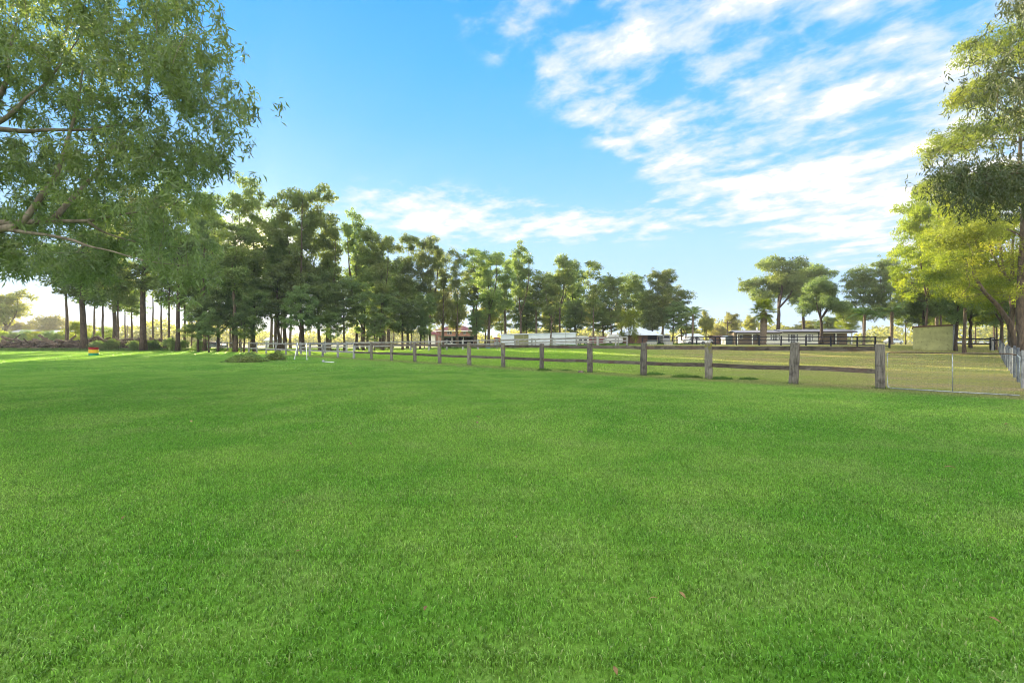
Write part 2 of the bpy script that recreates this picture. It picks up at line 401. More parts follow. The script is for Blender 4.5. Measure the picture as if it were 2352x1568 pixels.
# ------------------------------------------------------------------ grass (uncountable: one scattered object)
def patch(size, n, w0, h0, rng, lean=0.75):
    x = rng.uniform(-size/2-.04, size/2+.04, n); y = rng.uniform(-size/2-.04, size/2+.04, n)
    h = h0*rng.uniform(0.45, 1.25, n); a = rng.uniform(0, 2*math.pi, n); ln = rng.uniform(0.05, lean, n)*2*h
    b = a+rng.normal(0, 0.9, n)+math.pi/2; ww = w0*rng.uniform(0.6, 1.3, n)
    wx, wy = np.cos(a)*ww/2, np.sin(a)*ww/2; lx, ly = np.cos(b)*ln, np.sin(b)*ln
    z0 = np.full(n, -0.012)
    v = np.stack([np.stack([x-wx, y-wy, z0], -1), np.stack([x+wx, y+wy, z0], -1),
                  np.stack([x+lx*.35+wx*.8, y+ly*.35+wy*.8, h*.6], -1), np.stack([x+lx*.35-wx*.8, y+ly*.35-wy*.8, h*.6], -1),
                  np.stack([x+lx, y+ly, h*(1-.25*ln/h/2)], -1)], 1)
    k = np.arange(n)[:, None]*5
    tint = rng.beta(1.6, 2.2, n); tint[rng.random(n) < 0.035] = 0.97
    mb = MB(); mb.add(v.reshape(-1, 3), k+np.array([[0, 1, 2, 3]]), tint)
    mb.F.append(k+np.array([[3, 2, 4]])); mb.T.append(tint)
    return mb
def scatter(name, pts, rot, scl, var, meshes, label):
    me = bpy.data.meshes.new(name); n = len(pts)
    me.vertices.add(n); me.vertices.foreach_set('co', np.asarray(pts, np.float32).ravel())
    for nm, arr, ty in (('rot', rot, 'FLOAT'), ('scl', scl, 'FLOAT'), ('var', var, 'INT')):
        a = me.attributes.new(nm, ty, 'POINT'); a.data.foreach_set('value', np.asarray(arr, np.float32 if ty == 'FLOAT' else np.int32))
    me.update()
    o = mobj(name, me); tag(o, label, None, None, 'stuff')
    gn = bpy.data.node_groups.new(name, 'GeometryNodeTree')
    gn.interface.new_socket('Geometry', in_out='INPUT', socket_type='NodeSocketGeometry')
    gn.interface.new_socket('Geometry', in_out='OUTPUT', socket_type='NodeSocketGeometry')
    N = gn.nodes; L = gn.links
    gi = N.new('NodeGroupInput'); go = N.new('NodeGroupOutput'); j = N.new('GeometryNodeJoinGeometry')
    def attr(nm, ty):
        a = N.new('GeometryNodeInputNamedAttribute'); a.data_type = ty; a.inputs[0].default_value = nm; return a.outputs[0]
    rc = N.new('ShaderNodeCombineXYZ'); L.new(attr('rot', 'FLOAT'), rc.inputs[2])
    sc_ = attr('scl', 'FLOAT'); va = attr('var', 'INT')
    for i, m_ in enumerate(meshes):
        src = bpy.data.objects.new(name+'_piece', m_)
        oi = N.new('GeometryNodeObjectInfo'); oi.inputs['Object'].default_value = src; oi.inputs['As Instance'].default_value = True
        cp = N.new('FunctionNodeCompare'); cp.data_type = 'INT'; cp.operation = 'EQUAL'
        ins = [s_ for s_ in cp.inputs if s_.enabled and s_.type == 'INT']
        L.new(va, ins[0]); ins[1].default_value = i
        ip = N.new('GeometryNodeInstanceOnPoints')
        L.new(gi.outputs[0], ip.inputs['Points']); L.new(cp.outputs[0], ip.inputs['Selection'])
        L.new(oi.outputs['Geometry'], ip.inputs['Instance']); L.new(rc.outputs[0], ip.inputs['Rotation']); L.new(sc_, ip.inputs['Scale'])
        L.new(ip.outputs[0], j.inputs[0])
    L.new(j.outputs[0], go.inputs[0])
    md = o.modifiers.new('scatter', 'NODES'); md.node_group = gn
    return o
gmesh = []
for i in range(4): gmesh.append(patch(1.0, 6800, .0066, .024, RNG, .55).mesh('grass_tuft', M['blade'], False, True))
for i in range(4): gmesh.append(patch(1.0, 3600, .0105, .027, RNG, .55).mesh('grass_tuft', M['blade'], False, True))
for i in range(3): gmesh.append(patch(2.0, 2600, .024, .045, RNG).mesh('grass_tuft', M['blade'], False, True))
pts, rot, scl, var = [], [], [], []
def tile(y0, y1, step, v0, nv, margin=1.5):
    for y in np.arange(y0+step/2, y1, step):
        lim = 1.16*(y+step)+margin
        for x in np.arange(-math.ceil(lim/step)*step+step/2, lim, step):
            pts.append((x, y, g1(x, y)+0.002)); rot.append(random.randrange(4)*math.pi/2)
            scl.append(1.0); var.append(v0+random.randrange(nv))
tile(0, 7, 1.0, 0, 4); tile(7, 22, 1.0, 4, 4); tile(22, 72, 2.0, 8, 3)
scatter('grass', pts, rot, scl, var, gmesh, 'short green grass covering the lawn and the paddock beyond the fence')

# ------------------------------------------------------------------ trees
def leafquads(mb, C, Rxy, Rz, nper, L, W, rng, droop=0.5, shell=0.55, tintc=None):
    """leaf-sized faces round clump centres C"""
    n = len(C)*nper; c = np.repeat(C, nper, 0)
    rxy = np.repeat(np.broadcast_to(Rxy, (len(C),)), nper); rz = np.repeat(np.broadcast_to(Rz, (len(C),)), nper)
    u = rng.normal(size=(n, 3)); u /= np.linalg.norm(u, axis=1, keepdims=True)
    u[:, 2] = np.where(rng.random(n) < .35, np.abs(u[:, 2]), u[:, 2])
    r = rng.random(n)**shell
    p = c + u*r[:, None]*np.stack([rxy, rxy, rz], -1)
    d = rng.normal(size=(n, 3))*0.6 + u*0.5; d[:, 2] -= droop*1.6; d /= np.linalg.norm(d, axis=1, keepdims=True)
    q = rng.normal(size=(n, 3)); s = np.cross(d, q); s /= np.linalg.norm(s, axis=1, keepdims=True)+1e-9
    l = (L*rng.uniform(.6, 1.3, n))[:, None]; ww = (W*rng.uniform(.6, 1.3, n))[:, None]
    nrm = np.cross(d, s)
    v = np.stack([p-d*l*.5, p+s*ww*.5+nrm*ww*.15, p+d*l*.5, p-s*ww*.5+nrm*ww*.15], 1).reshape(-1, 3)
    f = np.arange(n)[:, None]*4+np.array([[0, 1, 2, 3]])
    ct = rng.random(len(C)) if tintc is None else tintc
    t = np.clip(np.repeat(ct, nper)*.6+rng.random(n)*.5, 0, 1)
    mb.add(v, f, t)

def connect(nodes, rads, mb, targets, rng, up=0.35, sides=5, rmin=0.012, k=0.016, jit=0.08, pull=0.0):
    """grow branches from the existing skeleton to each target"""
    P = [np.array(n) for n in nodes]; Rr = list(rads)
    P0 = np.array(P)
    order = np.argsort([np.min(np.linalg.norm(P0-t, axis=1)) for t in targets])
    for ti in order:
        t = targets[ti]; A = np.array(P); dv = t-A; dist = np.linalg.norm(dv, axis=1)
        cost = dist + up*np.maximum(0, -dv[:, 2])*3 + up*np.maximum(0, dist*0.25-dv[:, 2])
        i = int(np.argmin(cost)); a = A[i]; d = dist[i]
        r0 = min(Rr[i]*.8, rmin+k*d+0.004); r0 = max(r0, rmin)
        nseg = max(3, min(6, int(d/0.7)+2)); u = np.linspace(0, 1, nseg)[:, None]
        mid = a*.5+t*.5 + np.array([0, 0, up*0.35*d]) + rng.normal(size=3)*d*jit
        path = (1-u)**2*a + 2*u*(1-u)*mid + u**2*t
        path[1:-1] += rng.normal(size=(nseg-2, 3))*d*0.03
        rr = np.linspace(r0, rmin*.6, nseg)
        mb.tube(path, rr, sides, cap=False)
        for q in range(1, nseg): P.append(path[q]); Rr.append(rr[q])

def poisson_in(ells, n, rng, mind):
    out = []
    tries = 0
    vol = np.array([e[3]*e[4]*e[5] for e in ells]); vol = vol/vol.sum()
    while len(out) < n and tries < n*60:
        tries += 1
        e = ells[rng.choice(len(ells), p=vol)]
        u = rng.normal(size=3); u /= np.linalg.norm(u); r = rng.random()**(1/2.2)
        p = np.array(e[:3])+u*r*np.array(e[3:6])
        if all(np.sum((p-q)**2) > mind*mind for q in out): out.append(p)
    return np.array(out)

TEMPL = {}
def tree_template(key, H, tr, ells, nclump, mind, Rc, Rz, nper, L, W, leaf, bark, seed, droop=.4, forks=0, lean=0.0, ttop=.76, up=.35, wobk=.0035):
    rng = np.random.default_rng(seed)
    zs = np.linspace(0, H*ttop, 12)
    wob = np.cumsum(rng.normal(size=(12, 2))*H*wobk, 0); wob[0] = 0
    wob[:, 0] += lean*zs
    trunk = np.stack([wob[:, 0], wob[:, 1], zs], -1); rad = tr*(1-zs/(H*ttop))**.75*.85+tr*.15
    rad[0] = tr*1.35; trunk[0, 2] = -0.25
    tb = MB(); tb.tube(trunk, rad, 9)
    nodes = list(trunk[3:]); rads = list(rad[3:])
    for k in range(forks):
        i0 = rng.integers(4, 7); a = rng.uniform(0, 2*math.pi); sp = H*rng.uniform(.08, .16); zt = H*rng.uniform(.7, .9)
        pp = np.linspace(0, 1, 8)[:, None]; e = np.array([math.cos(a)*sp+wob[-1, 0], math.sin(a)*sp+wob[-1, 1], zt])
        path = trunk[i0]*(1-pp)+e*pp; path[:, :2] += (np.sin(pp[:, 0]*math.pi)*sp*.35)[:, None]*np.array([[math.cos(a), math.sin(a)]])
        rr = np.linspace(rad[i0]*.75, rad[i0]*.2, 8); tb.tube(path, rr, 7, cap=False)
        nodes += list(path[1:]); rads += list(rr[1:])
    C = poisson_in(ells, nclump, rng, mind)
    tips = [trunk[-1]]+[np.array(nodes[-1-7*q]) for q in range(forks)]
    C = np.concatenate([C]+[np.array(tp)[None]+rng.normal(size=(4, 3))*np.array([.5, .5, .35])*Rc for tp in tips])
    connect(nodes, rads, tb, C, rng, up=up, sides=4, rmin=0.025, k=0.012)
    cb = MB(); rs = rng.uniform(.7, 1.25, len(C))
    leafquads(cb, C, Rc*rs, Rz*rs, nper, L, W, rng, droop)
    # small satellite sprays that break the outline
    S = C[rng.integers(0, len(C), len(C))]+rng.normal(size=(len(C), 3))*np.array([.55, .55, .4])*Rc
    leafquads(cb, S, Rc*.5, Rz*.5, nper//5, L, W, rng, droop)
    tm = tb.mesh('trunk', bark, True); cm = cb.mesh('crown', leaf, False, True)
    wid = C[:, 0].max()-C[:, 0].min()+Rc*1.6
    TEMPL[key] = (tm, cm, C[:, 2].max()+Rz*.8, wid)

def tall(key, seed, H=20, w=6, base=.45, n=46, leaf='leaf_gum', bark='bark_mid', tr=.26, forks=1, nper=150, ttop=.66, wob=.0035):
    rng = np.random.default_rng(seed+100); ells = []
    k = 10
    for i in range(k):
        f = (i+.5)/k; z = H*(base+(.95-base)*f); prof = float(np.interp(f, [0, .35, .75, 1], [.45, .8, 1, .5]))
        a = i*2.4+rng.uniform(-.6, .6); o = w*.36*prof*rng.uniform(.35, 1.05); q = w*rng.uniform(.17, .25)+.25
        ells.append((math.cos(a)*o, math.sin(a)*o, z, q, q, H*.05))
    tree_template(key, H, tr, ells, int(n*1.3), .72, .88, .74, nper, .33, .145, M[leaf], M[bark], seed, .45, forks, 0, ttop, .5, wob)
for i in range(5): tall('tall%d' % i, 20+i, H=20, w=[6, 7.5, 5.5, 8, 6.5][i], base=[.42, .38, .5, .34, .45][i], n=[48, 62, 40, 70, 52][i], forks=[0, 2, 1, 2, 2][i], bark=['bark_mid', 'bark_dark', 'bark_mid', 'bark_dark', 'bark_mid'][i])
for i in range(3): tall('slim%d' % i, 40+i, H=18, w=[3.6, 4.4, 3.2][i], base=[.5, .42, .62][i], n=[24, 28, 18][i], tr=.15, forks=0, nper=120, wob=.0013)
for i in range(3): tall('straight%d' % i, 140+i, H=20, w=[7, 6, 8][i], base=[.30, .36, .28][i], n=[44, 40, 50][i], forks=0, bark='bark_dark', tr=.24, wob=.0012, ttop=.8)
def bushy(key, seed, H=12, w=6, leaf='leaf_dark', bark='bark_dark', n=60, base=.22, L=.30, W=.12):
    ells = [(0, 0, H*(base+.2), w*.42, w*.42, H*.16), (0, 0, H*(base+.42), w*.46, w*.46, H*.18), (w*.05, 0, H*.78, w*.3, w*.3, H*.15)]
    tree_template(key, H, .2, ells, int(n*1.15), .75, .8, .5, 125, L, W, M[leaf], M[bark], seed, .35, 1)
for i in range(4): bushy('bushy%d' % i, 60+i, H=[12, 11, 10, 13][i], w=[6, 7, 5, 6][i])
def umbrella(key, seed, leaf='leaf_gum', H=14, w=11):
    rng = np.random.default_rng(seed); ells = []
    for i in range(15):
        a = i*2.4; r = w*.40*math.sqrt((i+.5)/15); z = H*(.50+.44*rng.random()*(1-.8*(r/w)))
        ells.append((math.cos(a)*r, math.sin(a)*r, z, w*.16, w*.16, .85))
    tree_template(key, H, .34, ells, 165, .7, .9, .6, 130, .30, .125, M[leaf], M['bark_dark'], seed, .3, 3, 0, .7, .25)
umbrella('umb0', 81, H=14, w=11); umbrella('umb1', 82, 'leaf_dark', 12, 8)
def broad(key, seed, leaf='leaf_lime', H=14, w=10, n=110, base=.25):
    ells = [(0, 0, H*(base+.15), w*.36, w*.36, H*.12), (w*.08, 0, H*(base+.35), w*.43, w*.43, H*.15), (-w*.05, 0, H*.8, w*.30, w*.30, H*.13)]
    tree_template(key, H, .15, ells, int(n*1.25), .75, .85, .5, 190, .23, .10, M[leaf], M['bark_mid'], seed, .35, 3)
for i in range(3): broad('broad%d' % i, 90+i, H=[14, 13, 15][i], w=[10, 9, 8][i])
def nearbroad(key, seed, H, w, low, n, leaf='leaf_lime'):
    rng = np.random.default_rng(seed); ells = []
    for i in range(20):
        a = i*2.4; f = (i+.5)/20; prof = math.sin(math.pi*min(1, .15+f*.8))**.6; o = w*.40*prof*rng.uniform(.5, 1.05)
        ells.append((math.cos(a)*o, math.sin(a)*o, H*(low+(.97-low)*f), w*.145, w*.145, H*.035))
    tree_template(key, H, .2, ells, n, .5, .62, .52, 230, .15, .055, M[leaf], M['bark_mid'], seed, .45, 2)
nearbroad('near0', 201, 20, 11, .34, 330, 'leaf_mid'); nearbroad('near1', 202, 13, 10, .28, 210)
broad('broadg0', 95, 'leaf_gum', 14, 9, 95); broad('broadg1', 96, 'leaf_gum', 13, 8, 80)
def shrub(key, seed, leaf, H=2.6, w=3.2):
    tree_template(key, H, .06, [(0, 0, H*.42, w*.42, w*.42, H*.34)], 26, .38, .55, .45, 210, .13, .055, M[leaf], M['bark_dark'], seed, .1, 0, 0, .6)
shrub('shrub0', 101, 'leaf_dark'); shrub('shrub1', 102, 'weed'); shrub('shrub2', 103, 'leaf_lime', 4.5, 3.8)
def fartree(key, seed, w=10, H=11):
    tree_template(key, H, .3, [(0, 0, H*.62, w*.38, w*.38, H*.2), (w*.15, 0, H*.45, w*.3, w*.3, H*.12)], 46, 1.0, 1.35, .95, 130, .42, .19, M['leaf_far'], M['bark_mid'], seed, .3, 2)
fartree('far0', 111); fartree('far1', 112, 8, 12); fartree('far2', 113, 13, 9)

LAND = [(8, 'at the far left edge'), (35, 'left of the grey-roofed far building'), (62, 'right of the grey-roofed far building'), (90, 'just left of the white-roofed far house'), (122, 'below the white-roofed far house'), (150, 'right of the white-roofed far house'), (178, 'left of the thick dark trunk'), (205, 'right at the thick dark trunk'), (226, 'just right of the striped drum'), (262, 'left of the midway thin trunk'), (300, 'left of the sun-rimmed trunk'),
 (345, 'at the foot of the sun-rimmed trunk'), (388, 'left of the leaning trunk'), (425, 'right of the leaning trunk'), (460, 'before the end of the far fence'), (500, 'at the end of the near fence'), (900, 'at the right end of the dense wood'), (952, 'left of the see-through gum'), (1004, 'above the left end of the brick house'), (1056, 'above the ridge of the brick house'), (1108, 'right of the brick house'), (1160, 'above the left end of the long white shed'), (1212, 'above the olive section of the long shed'),
 (1264, 'above the middle of the long white shed'), (1316, 'above the right end of the long shed'), (1368, 'above the maroon container'), (1420, 'left of the small lime tree'), (1472, 'above the hut roof'), (1524, 'right of the hut roof'), (2080, 'left of the olive shed'), (2110, 'above the left half of the olive shed'), (2145, 'above the olive shed\'s right half'), (2190, 'above the left post of the black gate'), (2240, 'above the middle of the black gate'), (2285, 'above the right post of the black gate'), (2330, 'above the wire fence'), (2390, 'at the right edge')]
def where(px): return min(LAND, key=lambda q: abs(q[0]-px))[1]
def place(key, px, top, d, wpx, label, name='gum_tree', cat='tree', group=None, rz=None, zb=None, y_off=0):
    tm, cm, H0, W0 = TEMPL[key]
    x, y = at(px, d); g = g1(x, y) if zb is None else zb
    H = zat(top, d)-g; sz_ = H/H0; sx_ = (wpx/FPX*d)/W0
    root = thing(name, label, cat, (x, y, g), random.uniform(0, 6.28) if rz is None else rz, group)
    root.scale = (sx_, sx_, sz_)
    mobj('trunk', tm, root); mobj('crown', cm, root)
    return root
WG = 'tall trees of the wood along the back of the field'
# --- left end, standing behind the log pile
place('straight0', 193, 440, 68, 190, 'thick dark trunk standing just left of the striped drum, behind the log pile', group=WG)
place('straight1', 330, 425, 66, 190, 'straight sun-rimmed trunk standing right of the striped drum, with open sky to its right', group=WG)
place('straight2', 408, 415, 65, 150, 'thick dark leaning trunk at the right end of the log pile, beside the bright grass', group=WG)
place('slim0', 155, 560, 74, 90, 'thin reddish trunk behind the left part of the log pile, beside sunlit bushes', group=WG)
place('slim1', 235, 545, 76, 90, 'thin trunk right behind the striped drum', group=WG)
place('slim2', 270, 600, 78, 80, 'thin trunk midway between the drum and the sun-rimmed trunk', group=WG)
place('slim0', 305, 640, 80, 62, 'short sparse young gum just left of the sun-rimmed trunk', group=WG)
place('slim1', 372, 560, 72, 75, 'thin trunk right of the sun-rimmed trunk, against the open sky', group=WG)
place('slim2', 388, 520, 68, 70, 'slim black trunk close against the thick leaning one', group=WG)
place('straight0', 260, 500, 84, 130, 'leafy gum whose crown fills the gap above the striped drum', group=WG)
for i_, (px, top, d, wp, lb) in enumerate([(215, 560, 92, 60, 'hair-thin trunk between the thick dark trunk and the striped drum\'s right side'), (288, 585, 90, 55, 'hair-thin trunk left of the sun-rimmed trunk, second from it'), (352, 560, 84, 60, 'hair-thin trunk just right of the sun-rimmed trunk'), (424, 540, 76, 60, 'slim trunk right of the thick leaning one, over the bright grass'), (440, 600, 82, 50, 'hair-thin trunk over the bright grass, left of the wood')]):
    place('slim%d' % (i_ % 3), px, top, d, wp, lb, group=WG)
# --- the main wood
spec = [
 ('tall4', 470, 440, 66, 110, 'leafy gum standing left of the two tallest crowns of the wood'),
 ('tall1', 585, 408, 66, 120, 'tall gum with a pointed crown, the left one of the two highest in the wood'),
 ('tall0', 540, 500, 60, 110, 'dark gum in front of the left end of the wood, over the far fence corner'),
 ('tall3', 695, 420, 66, 165, 'widest of the tall gums, with an arching crown above the middle of the wood'),
 ('tall2', 650, 470, 72, 100, 'gum between the two highest crowns of the wood'),
 ('tall4', 752, 500, 70, 100, 'gum on the right shoulder of the widest tall crown'),
 ('tall1', 822, 490, 72, 105, 'gum with a sunlit yellow tuft, right of the wood\'s high centre'),
 ('tall3', 875, 525, 70, 95, 'rounded grey-green gum at the right end of the dense wood'),
 ('tall0', 935, 530, 76, 72, 'tall see-through gum with two pale stems, first after the dense wood'),
 ('tall1', 985, 540, 78, 92, 'dense grey-green gum left of the brick house'),
 ('slim1', 1052, 572, 80, 52, 'very slender gum whose dark trunk crosses the brick house'),
 ('tall3', 1122, 566, 80, 120, 'broad yellow-tinged gum right of the brick house'),
 ('tall2', 1195, 553, 84, 62, 'narrow gum with a high wispy top above the long white shed'),
 ('slim0', 1232, 620, 84, 60, 'short gum filling the gap above the long white shed'),
 ('tall2', 1088, 600, 92, 80, 'yellow-tinged gum rising over the right end of the brick house'),
 ('tall0', 1160, 590, 94, 80, 'gum behind the left end of the long white shed, between two taller crowns'),
 ('tall3', 1322, 612, 96, 90, 'gum filling the gap left of the slender long-trunked gum'),
 ('slim2', 1018, 575, 86, 60, 'thin gum left of the very slender one, over the brick house'),
 ('umb0', 1285, 583, 86, 92, 'gum with a flat yellow-lit crown on bare stems above the long white shed'),
 ('tall4', 1265, 640, 80, 62, 'small dark-crowned gum below the flat yellow-lit crown'),
 ('slim1', 1362, 594, 84, 66, 'slender gum with a long dark trunk above the white caravan'),
 ('broadg0', 1405, 632, 88, 90, 'dense gum behind the maroon container'),
 ('broadg1', 1458, 624, 92, 90, 'broad gum with pale forked limbs behind the small lime tree'),
 ('broadg0', 1522, 616, 88, 92, 'full rounded gum behind the hut with the blue-white roof'),
 ('slim2', 1566, 665, 86, 50, 'thin gum leaning out at the right end of the wood'),
]
for s_ in spec: place(*s_, group=WG)
# deeper and lower trees that close the wood
DG = 'dark trees inside the wood'
dl = 'dark tree deep inside the shaded wood, hemmed in by others'
rr = random.Random(3)
for i in range(24):
    px = 440+rr.random()*470; d = rr.uniform(72, 105)
    top = 560+rr.uniform(-40, 60)+max(0, px-780)*.35
    place(rr.choice(['slim0', 'slim1', 'tall4', 'slim2']), px, top, d, rr.uniform(50, 95), dl, group=DG)
for i in range(13):
    px = 900+i*52+rr.uniform(-12, 12); d = rr.uniform(95, 125)
    place(rr.choice(['far0', 'far1', 'broadg1']), px, 655+rr.uniform(-22, 25)+(px-900)*.03, d, rr.uniform(60, 95), 'yellow-lit tree behind the tall gums, '+where(900+i*52), group='sunlit trees behind the tall gums')
BG = 'low dark trees under the tall gums'
bl = [(455, 690, 60, 80), (500, 650, 62, 95), (540, 600, 63, 110), (585, 640, 61, 90), (640, 590, 64, 115), (690, 650, 62, 90), (735, 620, 66, 100), (790, 650, 66, 85),
      (835, 640, 68, 95), (880, 660, 68, 90), (925, 680, 70, 75), (965, 670, 72, 75), (975, 712, 72, 36), (1095, 705, 84, 45), (1210, 690, 88, 70), (1265, 705, 88, 70), (1320, 690, 92, 70),
      (1385, 700, 92, 80), (1500, 690, 84, 50), (1545, 690, 84, 60), (1575, 705, 86, 55), (480, 705, 58, 60), (560, 710, 60, 60), (760, 700, 64, 70), (860, 720, 66, 55)]
blab = ['low dark tree with drooping foliage at the left end of the wood', 'low dark tree above the end of the far fence', 'large dark rounded tree above the far fence posts', 'dark tree in front of the left tall crowns', 'tall dark casuarina-like tree in the middle of the wood',
 'dark tree above the two white poles', 'bushy dark tree right of the white poles', 'dark tree below the sunlit yellow tuft', 'dark tree at the right part of the dense wood', 'dark tree with bare stems at the wood\'s right edge',
 'rounded dark tree left of the brick house, first of three', 'rounded dark tree left of the brick house, second of three', 'small bright-edged dark tree just left of the brick house', 'small dark tree between the brick house and the long shed',
 'dark tree behind the left half of the long white shed', 'dark round tree behind the middle of the long white shed', 'dark tree behind the right end of the long white shed', 'dark tree behind the maroon container', 'dark tree behind the hut\'s ridge',
 'dark tree right of the hut with the blue-white roof', 'dark bushy tree left of the feather palm', 'small dark tree nearest the log pile\'s right end', 'small dark tree between the far fence and the wood', 'small dark tree low behind the near fence, under the wood', 'small pale-stemmed thicket under the right part of the dense wood']
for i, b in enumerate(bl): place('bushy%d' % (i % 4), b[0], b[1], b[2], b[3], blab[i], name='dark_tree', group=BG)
# gap and right-hand group
place('far1', 1680, 715, 135, 45, 'pale conical tree far off in the gap, behind the utility pole', name='far_tree')
place('far0', 1622, 712, 100, 45, 'round pale-green tree just right of the feather palm', name='far_tree')
place('far2', 1585, 750, 130, 60, 'low far tree behind the white-roofed shed', name='far_tree')
place('far1', 1724, 722, 120, 44, 'sparse tree left of the fan palm', name='far_tree')
place('far2', 1655, 745, 150, 70, 'low far tree line piece left of the long house', name='far_tree')
place('umb0', 1785, 588, 92, 165, 'large flat-topped tree rising behind the fan palm and the long house', name='spreading_tree')
place('umb0', 1848, 604, 92, 135, 'darker right half of the big tree pair behind the long house', name='spreading_tree')
place('umb1', 1888, 634, 74, 105, 'dark umbrella-shaped tree standing in front of the long house', name='spreading_tree')
place('bushy2', 1905, 725, 100, 60, 'dark rounded tree behind the right end of the long house', name='dark_tree')
place('far0', 1850, 735, 110, 120, 'yellow-lit low trees behind the long house, seen as one crown', name='far_tree')
place('broadg1', 1985, 606, 82, 100, 'yellow-green tree standing right of the long house', name='broad_tree')
place('broadg0', 2045, 590, 78, 90, 'grey-green tree behind the two palms', name='broad_tree')
place('broad1', 1945, 690, 90, 60, 'low yellow-green tree at the right end of the long house', name='broad_tree')
RG = 'sunlit trees along the right side'
place('broad0', 2125, 425, 50, 170, 'bright lime-green tree above the olive shed', name='broad_tree', group=RG)
place('broad2', 2215, 400, 40, 170, 'lime-green tree rising right of the olive shed', name='broad_tree', group=RG)
place('near1', 2322, 405, 34, 300, 'big lime-green tree with a dark trunk at the right edge', name='broad_tree', group=RG)
place('near0', 2350, 15, 29, 490, 'tallest sunlit tree, its loose crown filling the upper right corner', name='broad_tree', group=RG)
place('broadg0', 2160, 560, 62, 120, 'shaded tree behind the olive shed', name='broad_tree', group=RG)
place('bushy1', 2230, 620, 50, 110, 'dark tree behind the black gate', name='dark_tree')
place('broad1', 2290, 600, 46, 110, 'shaded lime tree leaning over the wire fence', name='broad_tree', group=RG)
for k_, (px, top, d, wp) in enumerate([(2080, 650, 90, 70), (2110, 640, 80, 70), (2145, 660, 95, 60), (2190, 640, 78, 80), (2240, 650, 85, 80), (2285, 640, 70, 90), (2330, 620, 60, 110), (2390, 560, 46, 160)]):
    place('broad%d' % (k_ % 3), px, top, d, wp, 'yellow-lit tree in the grove on the right, '+where(px), name='broad_tree', group='trees of the grove behind the olive shed')
for px, top, d, wp, lb in ((2195, 560, 44, 110, 'dark bushy tree between the olive shed and the black gate'), (2120, 600, 52, 90, 'dark tree right behind the olive shed roof'), (2300, 560, 40, 100, 'dark tree above the short grey fence end')): place('bushy%d' % (int(px) % 4), px, top, d, wp, lb, name='dark_tree', group=RG)
# near sunlit lime tree by the hut
place('shrub2', 1444, 707, 78, 58, 'small bright lime-green tree in front of the timber hut', name='small_tree')
# leaning trunk at the right edge
# far left
place('far1', 10, 662, 120, 105, 'pale feathery tree at the left edge, far beyond the log pile', name='far_tree')
place('far2', 120, 722, 170, 120, 'hazy rounded tree on the left horizon behind the white-roofed house', name='far_tree')
place('far2', 40, 735, 180, 110, 'hazy rounded tree at the far left horizon', name='far_tree')
place('shrub2', 175, 735, 86, 62, 'bright yellow sunlit bush behind the reddish trunk', name='bush')
place('shrub2', 245, 748, 90, 46, 'yellow sunlit bush behind the striped drum', name='bush')
hg = 'bushes of the hedge beyond the log pile'
for i in range(9):
    place('shrub0' if i % 3 else 'shrub2', 5+i*27, 760+rr.uniform(-3, 4), 98, 42, 'green bush of the left hedge row, '+where(5+i*27), name='hedge_bush', cat='bush', group=hg)
for i in range(7):
    place('shrub1' if i % 2 else 'shrub0', 225+i*40+rr.uniform(-8, 8), 778+rr.uniform(-4, 4), 66+rr.uniform(-1, 2), 34, 'low green shrub behind the lawn, '+where(225+i*40), name='low_shrub', cat='shrub', group='shrubs at the foot of the left trees')

# distant woodland ridge: uncountable
def ridge():
    rng = np.random.default_rng(5); C = []
    for i in range(620):
        a = rng.uniform(-52, 52); dd = rng.uniform(210, 330)
        x, y = math.sin(R(a))*dd, math.cos(R(a))*dd
        h = 4.5+3.2*math.sin(a*.31)+2.2*math.sin(a*1.3+1)+rng.uniform(-1, 2.5)
        for k in range(3): C.append((x+rng.normal()*3, y+rng.normal()*3, g1(x, y)+max(1, h*(k+.6)/3)))
    mb = MB(); leafquads(mb, np.array(C), 4.2, 2.0, 34, 1.7, .8, rng, 0.1)
    tag(mb.obj('far_woodland', M['leaf_far'], None, False, True), 'hazy line of distant trees along the horizon', None, None, 'stuff')
ridge()

